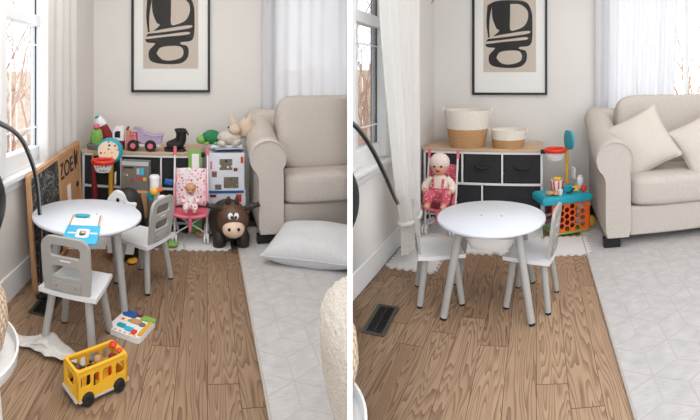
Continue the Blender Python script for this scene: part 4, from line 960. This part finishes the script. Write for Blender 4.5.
# bits on the mat
t = thing('toy_fox', 'small orange-brown toy animal on the mat under the stroller', 'toy', 'L', -.02, 3.215, .012, -15)
b = B(); b.tube(spline([(-.05, 0, .022), (0, 0, .028), (.04, 0, .026)], 4), [.01, .014, .017, .018, .019, .018, .018, .017, .012], M_tan, 10); b.ell((-.055, 0, .032), (.018, .015, .015), M_tan, 12)
for x in (-.035, .03):
    for s in (-1, 1): b.tube([(x, s*.01, .02), (x, s*.016, 0)], .006, M_tan, 6)
b.obj('body', t); b = B(); b.tube(spline([(.04, 0, .028), (.07, 0, .03), (.085, 0, .036)], 3), [.008]*3+[.006]*4, M_dred, 8); b.obj('tail', t)
toy_food('toy_frog', 'small green toy on the mat right of the far kids chair', 'toy', 'L', -.245, 3.03, .012, lambda b: (b.ell((0, 0, .02), (.045, .035, .02), M_green, 16), b.ell((-.02, -.01, .038), (.012, .012, .012), M_green, 10)))

# cyan set on the table
def on_tab(x, y): a = math.radians(17); return (-.650+x*math.cos(a)-y*math.sin(a), 2.245+x*math.sin(a)+y*math.cos(a))
t = thing('activity_set', 'white and cyan activity folder lying over the table edge', 'toy', 'L', -.597, 2.02, .461, 10)
t.scale = (1.05, 1.15, 1)
b = B(); b.box((0, .09, .008), (.145, .13, .014), M_paper, .002); b.obj('white_tray', t)
for x in (-.068, .068): b = B(); b.box((x, .09, .009), (.008, .13, .018), M_tan, .002); b.obj('wooden_edge', t)
b = B(); b.box((0, -.075, .007), (.155, .20, .010), M_cyan, .002); cv = b.obj('cyan_panel', t)
b = B(); b.prism([rrect(.06, .10, .018, 4), rrect(.03, .06, .014, 4)], .001, M_paper, T(.005, -.07, .0125) @ Rx(-90) @ Matrix.Scale(-1, 4, (0, 1, 0))); b.obj('white_emblem', cv)
b = B(); b.prism([rrect(.032, .065, .015, 4)], .001, M_photo, T(.005, -.07, .0122) @ Rx(-90) @ Matrix.Scale(-1, 4, (0, 1, 0))); b.obj('picture_window', cv)
for x in (-.045, .055): b = B(); b.prism([rrect(.035, .016, .004, 2)], .001, M_box, T(x, -.07, .0125) @ Rx(-90) @ Matrix.Scale(-1, 4, (0, 1, 0))); b.obj('pale_print', cv)
t = thing('toy_scoop', 'teal oval scoop lying on the white end of the activity folder', 'toy', 'L', -.643, 2.16, .4765, 12)
b = B(); b.ell((0, 0, .008), (.042, .018, .008), M_teal, 24); b.obj('bowl', t)
# puzzle board on the floor
t = thing('puzzle_board', 'chunky picture puzzle board on the floor by the yellow bus', 'puzzle', 'L', -.36, 2.03, 0, -20)
b = B(); b.prism([rrect(.18, .175, .02, 5)], .026, M_paper, T(0, 0, .026) @ Rx(-90)); b.obj('board', t)
b = B(); pm = lambda x, y: T(x, y, .0262) @ Rx(-90) @ Matrix.Scale(-1, 4, (0, 1, 0))
for nm, x, y, w, h, m in (('blue_piece', -.045, .07, .08, .05, M_blue), ('green_piece', .055, .068, .075, .04, M_green), ('orange_strip', .078, -.01, .02, .12, M_mustard), ('teal_piece', -.035, -.035, .045, .03, M_teal), ('blue_piece', .012, -.045, .045, .032, M_cyan), ('red_piece', .045, -.055, .025, .035, M_red), ('animal_piece', .01, .025, .06, .04, M_tan), ('animal_piece', .05, .015, .03, .03, M_greyc), ('patterned_piece', -.045, .02, .05, .035, M_face), ('brown_piece', .005, .075, .035, .018, M_dred)):
    q = B(); q.prism([rrect(w, h, min(w, h)*.35, 4)], .004, m, pm(x, y)); q.obj(nm, t)
q = B()
for k in range(6): q.prism([oval(.007, .006, -.07+k*.026, -.077, 10)], .0006, M_mustard, pm(0, 0))
q.obj('printed_dots', t)
# yellow bus
def bus():
    t = thing('toy_bus', 'yellow open-topped toy bus with little passengers on the floor', 'toy bus', 'L', -.425, 1.605, 0, 46)
    l, w, z0, z1 = .225, .108, .022, .128; th = .007
    wins = [rrect(.044, .042, .008, 4, -.074, .091), rrect(.026, .052, .008, 4, -.028, .084), rrect(.044, .042, .008, 4, .020, .091), rrect(.040, .046, .010, 4, .078, .090)]
    arch = lambda cx: [(cx+.027*math.cos(a), z0+.001+.027*math.sin(a)) for a in [PI*k/10 for k in range(11)]]
    side = [(-l/2, z0)]+[p for p in arch(-.066)[::-1]]+[p for p in arch(.072)[::-1]]+[(l/2, z0), (l/2, z1-.018), (l/2-.012, z1), (-l/2+.008, z1), (-l/2, z1-.008)]
    for y in (-w/2, w/2-th): b = B(); b.prism([side]+wins, th, M_yellow, T(0, y, 0)); b.obj('side_wall', t)
    for x in (-l/2, l/2-th):
        b = B(); b.prism([rrect(w, z1-z0, .008, 3, 0, (z0+z1)/2), rrect(.055, .045, .01, 4, 0, .088)], th, M_yellow, T(x+th, 0, 0) @ Rz(90)); b.obj('end_wall', t)
    b = B(); b.prism([rrect(l, w, .010, 4), rrect(l-.03, w-.026, .012, 4, -.003)], .008, M_yellow, T(0, 0, z1-.004) @ Rx(-90) @ Matrix.Scale(-1, 4, (0, 1, 0))); b.obj('roof_rim', t)
    b = B(); b.box((0, 0, z0+.006), (l-.01, w-.014, .012), M_yellow); b.box((.0, 0, z0-.002), (l-.02, w+.004, .010), M_lgrey, .003); b.obj('chassis', t)
    b = B(); b.box((-l/2-.001, 0, z0+.006), (.010, w+.004, .014), M_lgrey, .004); b.obj('bumper', t)
    b = B(); b.box((l/2+.003, 0, z0+.006), (.012, w+.004, .014), M_lgrey, .004); b.obj('bumper', t)
    for x in (-.066, .072):
        for y in (-w/2, w/2):
            b = B(); b.lathe([(.008, -.011), (.021, -.011), (.0245, -.006), (.0245, .006), (.021, .011), (.008, .011)], M_rubber, (0, 0, 0), 24, T(x, y, .0245) @ Rx(90)); wl = b.obj('wheel', t)
            b = B(); b.lathe([(.002, -.0125), (.010, -.0125), (.010, .0125), (.002, .0125)], M_blackm, (0, 0, 0), 14, T(x, y, .0245) @ Rx(90)); b.obj('hub', wl)
    b = B(); b.lathe([(.015, 0), (.016, .006), (.012, .013), (.004, .016)], M_red, (.092, .018, z1+.002), 16); b.obj('roof_light', t)
    b = B(); b.lathe([(.012, 0), (.012, .006), (.006, .011)], M_red, (.094, -.024, z1+.002), 16); b.obj('roof_light', t)
    return t
bus()
def bus_pt(x, y): a = math.radians(46); return (-.425+x*math.cos(a)-y*math.sin(a), 1.605+x*math.sin(a)+y*math.cos(a))
for x, y, m, hair, lab in ((-.075, .012, M_dred, M_brown, 'toy passenger with brown hair at the rear of the yellow bus'), (-.03, -.015, M_blackm, M_dbrown, 'dark-dressed toy passenger in the middle of the yellow bus'), (.02, .015, M_orange, M_tan, 'orange toy passenger mid-bus on the far side'), (.075, -.005, M_red, M_dred, 'red toy driver at the front of the yellow bus')):
    u, v = bus_pt(x, y); t = thing('toy_figure', lab, 'toy figure', 'L', u, v, .034, 46, 'passengers in the yellow bus')
    b = B(); b.lathe([(.016, 0), (.018, .01), (.015, .045), (.008, .052)], m, seg=18); b.obj('body', t)
    b = B(); b.ell((0, 0, .064), (.0165, .0165, .0165), M_skin, 16); b.obj('head', t); b = B(); b.lathe([(.0175, -.002), (.0165, .009), (.008, .0165), (.002, .018)], hair, (0, 0, .066), 16); b.obj('hair', t)
# crumpled cloth
def cloth():
    P = spline([(-.215, .035, .012), (-.13, .01, .016), (-.06, .015, .026), (0, .02, .034), (.06, .0, .026), (.13, -.012, .018), (.20, -.02, .012)], 12); n = len(P)
    wd = [.030+.034*math.exp(-((i/n-.5)/.2)**2)+.004*math.sin(i*.5) for i in range(n)]; ht = [.010+.020*math.exp(-((i/n-.47)/.14)**2)+.002*math.sin(i*.7) for i in range(n)]
    def fn(a, k):
        x = a*(n-1); i = min(n-2, int(x)); f_ = x-i; lp = lambda q: q[i]*(1-f_)+q[i+1]*f_
        e = max(.04, min(1, a/.05, (1-a)/.05))**.5; th = 2*PI*k
        f = 1+.30*noise.noise(Vector((a*5, math.cos(th)*1.5, math.sin(th)*1.5)))+.12*math.sin(th*5+a*7)
        p = P[i].lerp(P[i+1], f_)+Vector((0, lp(wd)*e*f*math.cos(th), lp(ht)*e*f*math.sin(th))); p.z = max(.002, p.z); return p
    b = B(); b.grid(fn, 80, 28, M_cloth, cv=True); one(b, 'crumpled_cloth', 'crumpled white cloth on the floor beside the kids chair leg', 'cloth', 'L', -.69, 1.755, 0, -1, smooth=80)
cloth()

# ------------------------------------------------------------------ keep each room on its own side of the partition
bpy.context.view_layer.update()
SP = 'LR'
def trim(o, r):
    lim = .0055; sg = -1 if r == 'L' else 1                      # keep sg*x >= lim
    if o.type == 'MESH':
        bb = [o.matrix_world @ Vector(c) for c in o.bound_box]; lo = min(sg*p.x for p in bb); hi = max(sg*p.x for p in bb)
        if hi <= lim:
            for c in list(o.children): bpy.data.objects.remove(c)
            bpy.data.objects.remove(o); return
        if lo < lim:
            if o.data.users > 1: o.data = o.data.copy()
            inv = o.matrix_world.inverted(); bm = bmesh.new(); bm.from_mesh(o.data)
            co = inv @ Vector((sg*lim, 0, 0)); no = (inv.to_3x3() @ Vector((sg, 0, 0))).normalized()
            g = bmesh.ops.bisect_plane(bm, geom=bm.verts[:]+bm.edges[:]+bm.faces[:], dist=1e-6, plane_co=co, plane_no=no, clear_inner=True)
            es = [e for e in g['geom_cut'] if isinstance(e, bmesh.types.BMEdge)]
            if es and 'curtain' not in o.name:
                try: bmesh.ops.holes_fill(bm, edges=es, sides=0)
                except Exception: pass
            n = len(bm.faces); bm.to_mesh(o.data); bm.free()
            if n == 0:
                for c in list(o.children): bpy.data.objects.remove(c)
                bpy.data.objects.remove(o); return
    for c in list(kids(o)): trim(c, r)
for n, r in list(SIDE.items()):
    o = bpy.data.objects.get(n)
    if o is not None and o.parent is None and o.name not in ('garden_fence', 'garden_fence.001', 'bare_shrub', 'bare_shrub.001', 'bare_shrub.002'): trim(o, r)
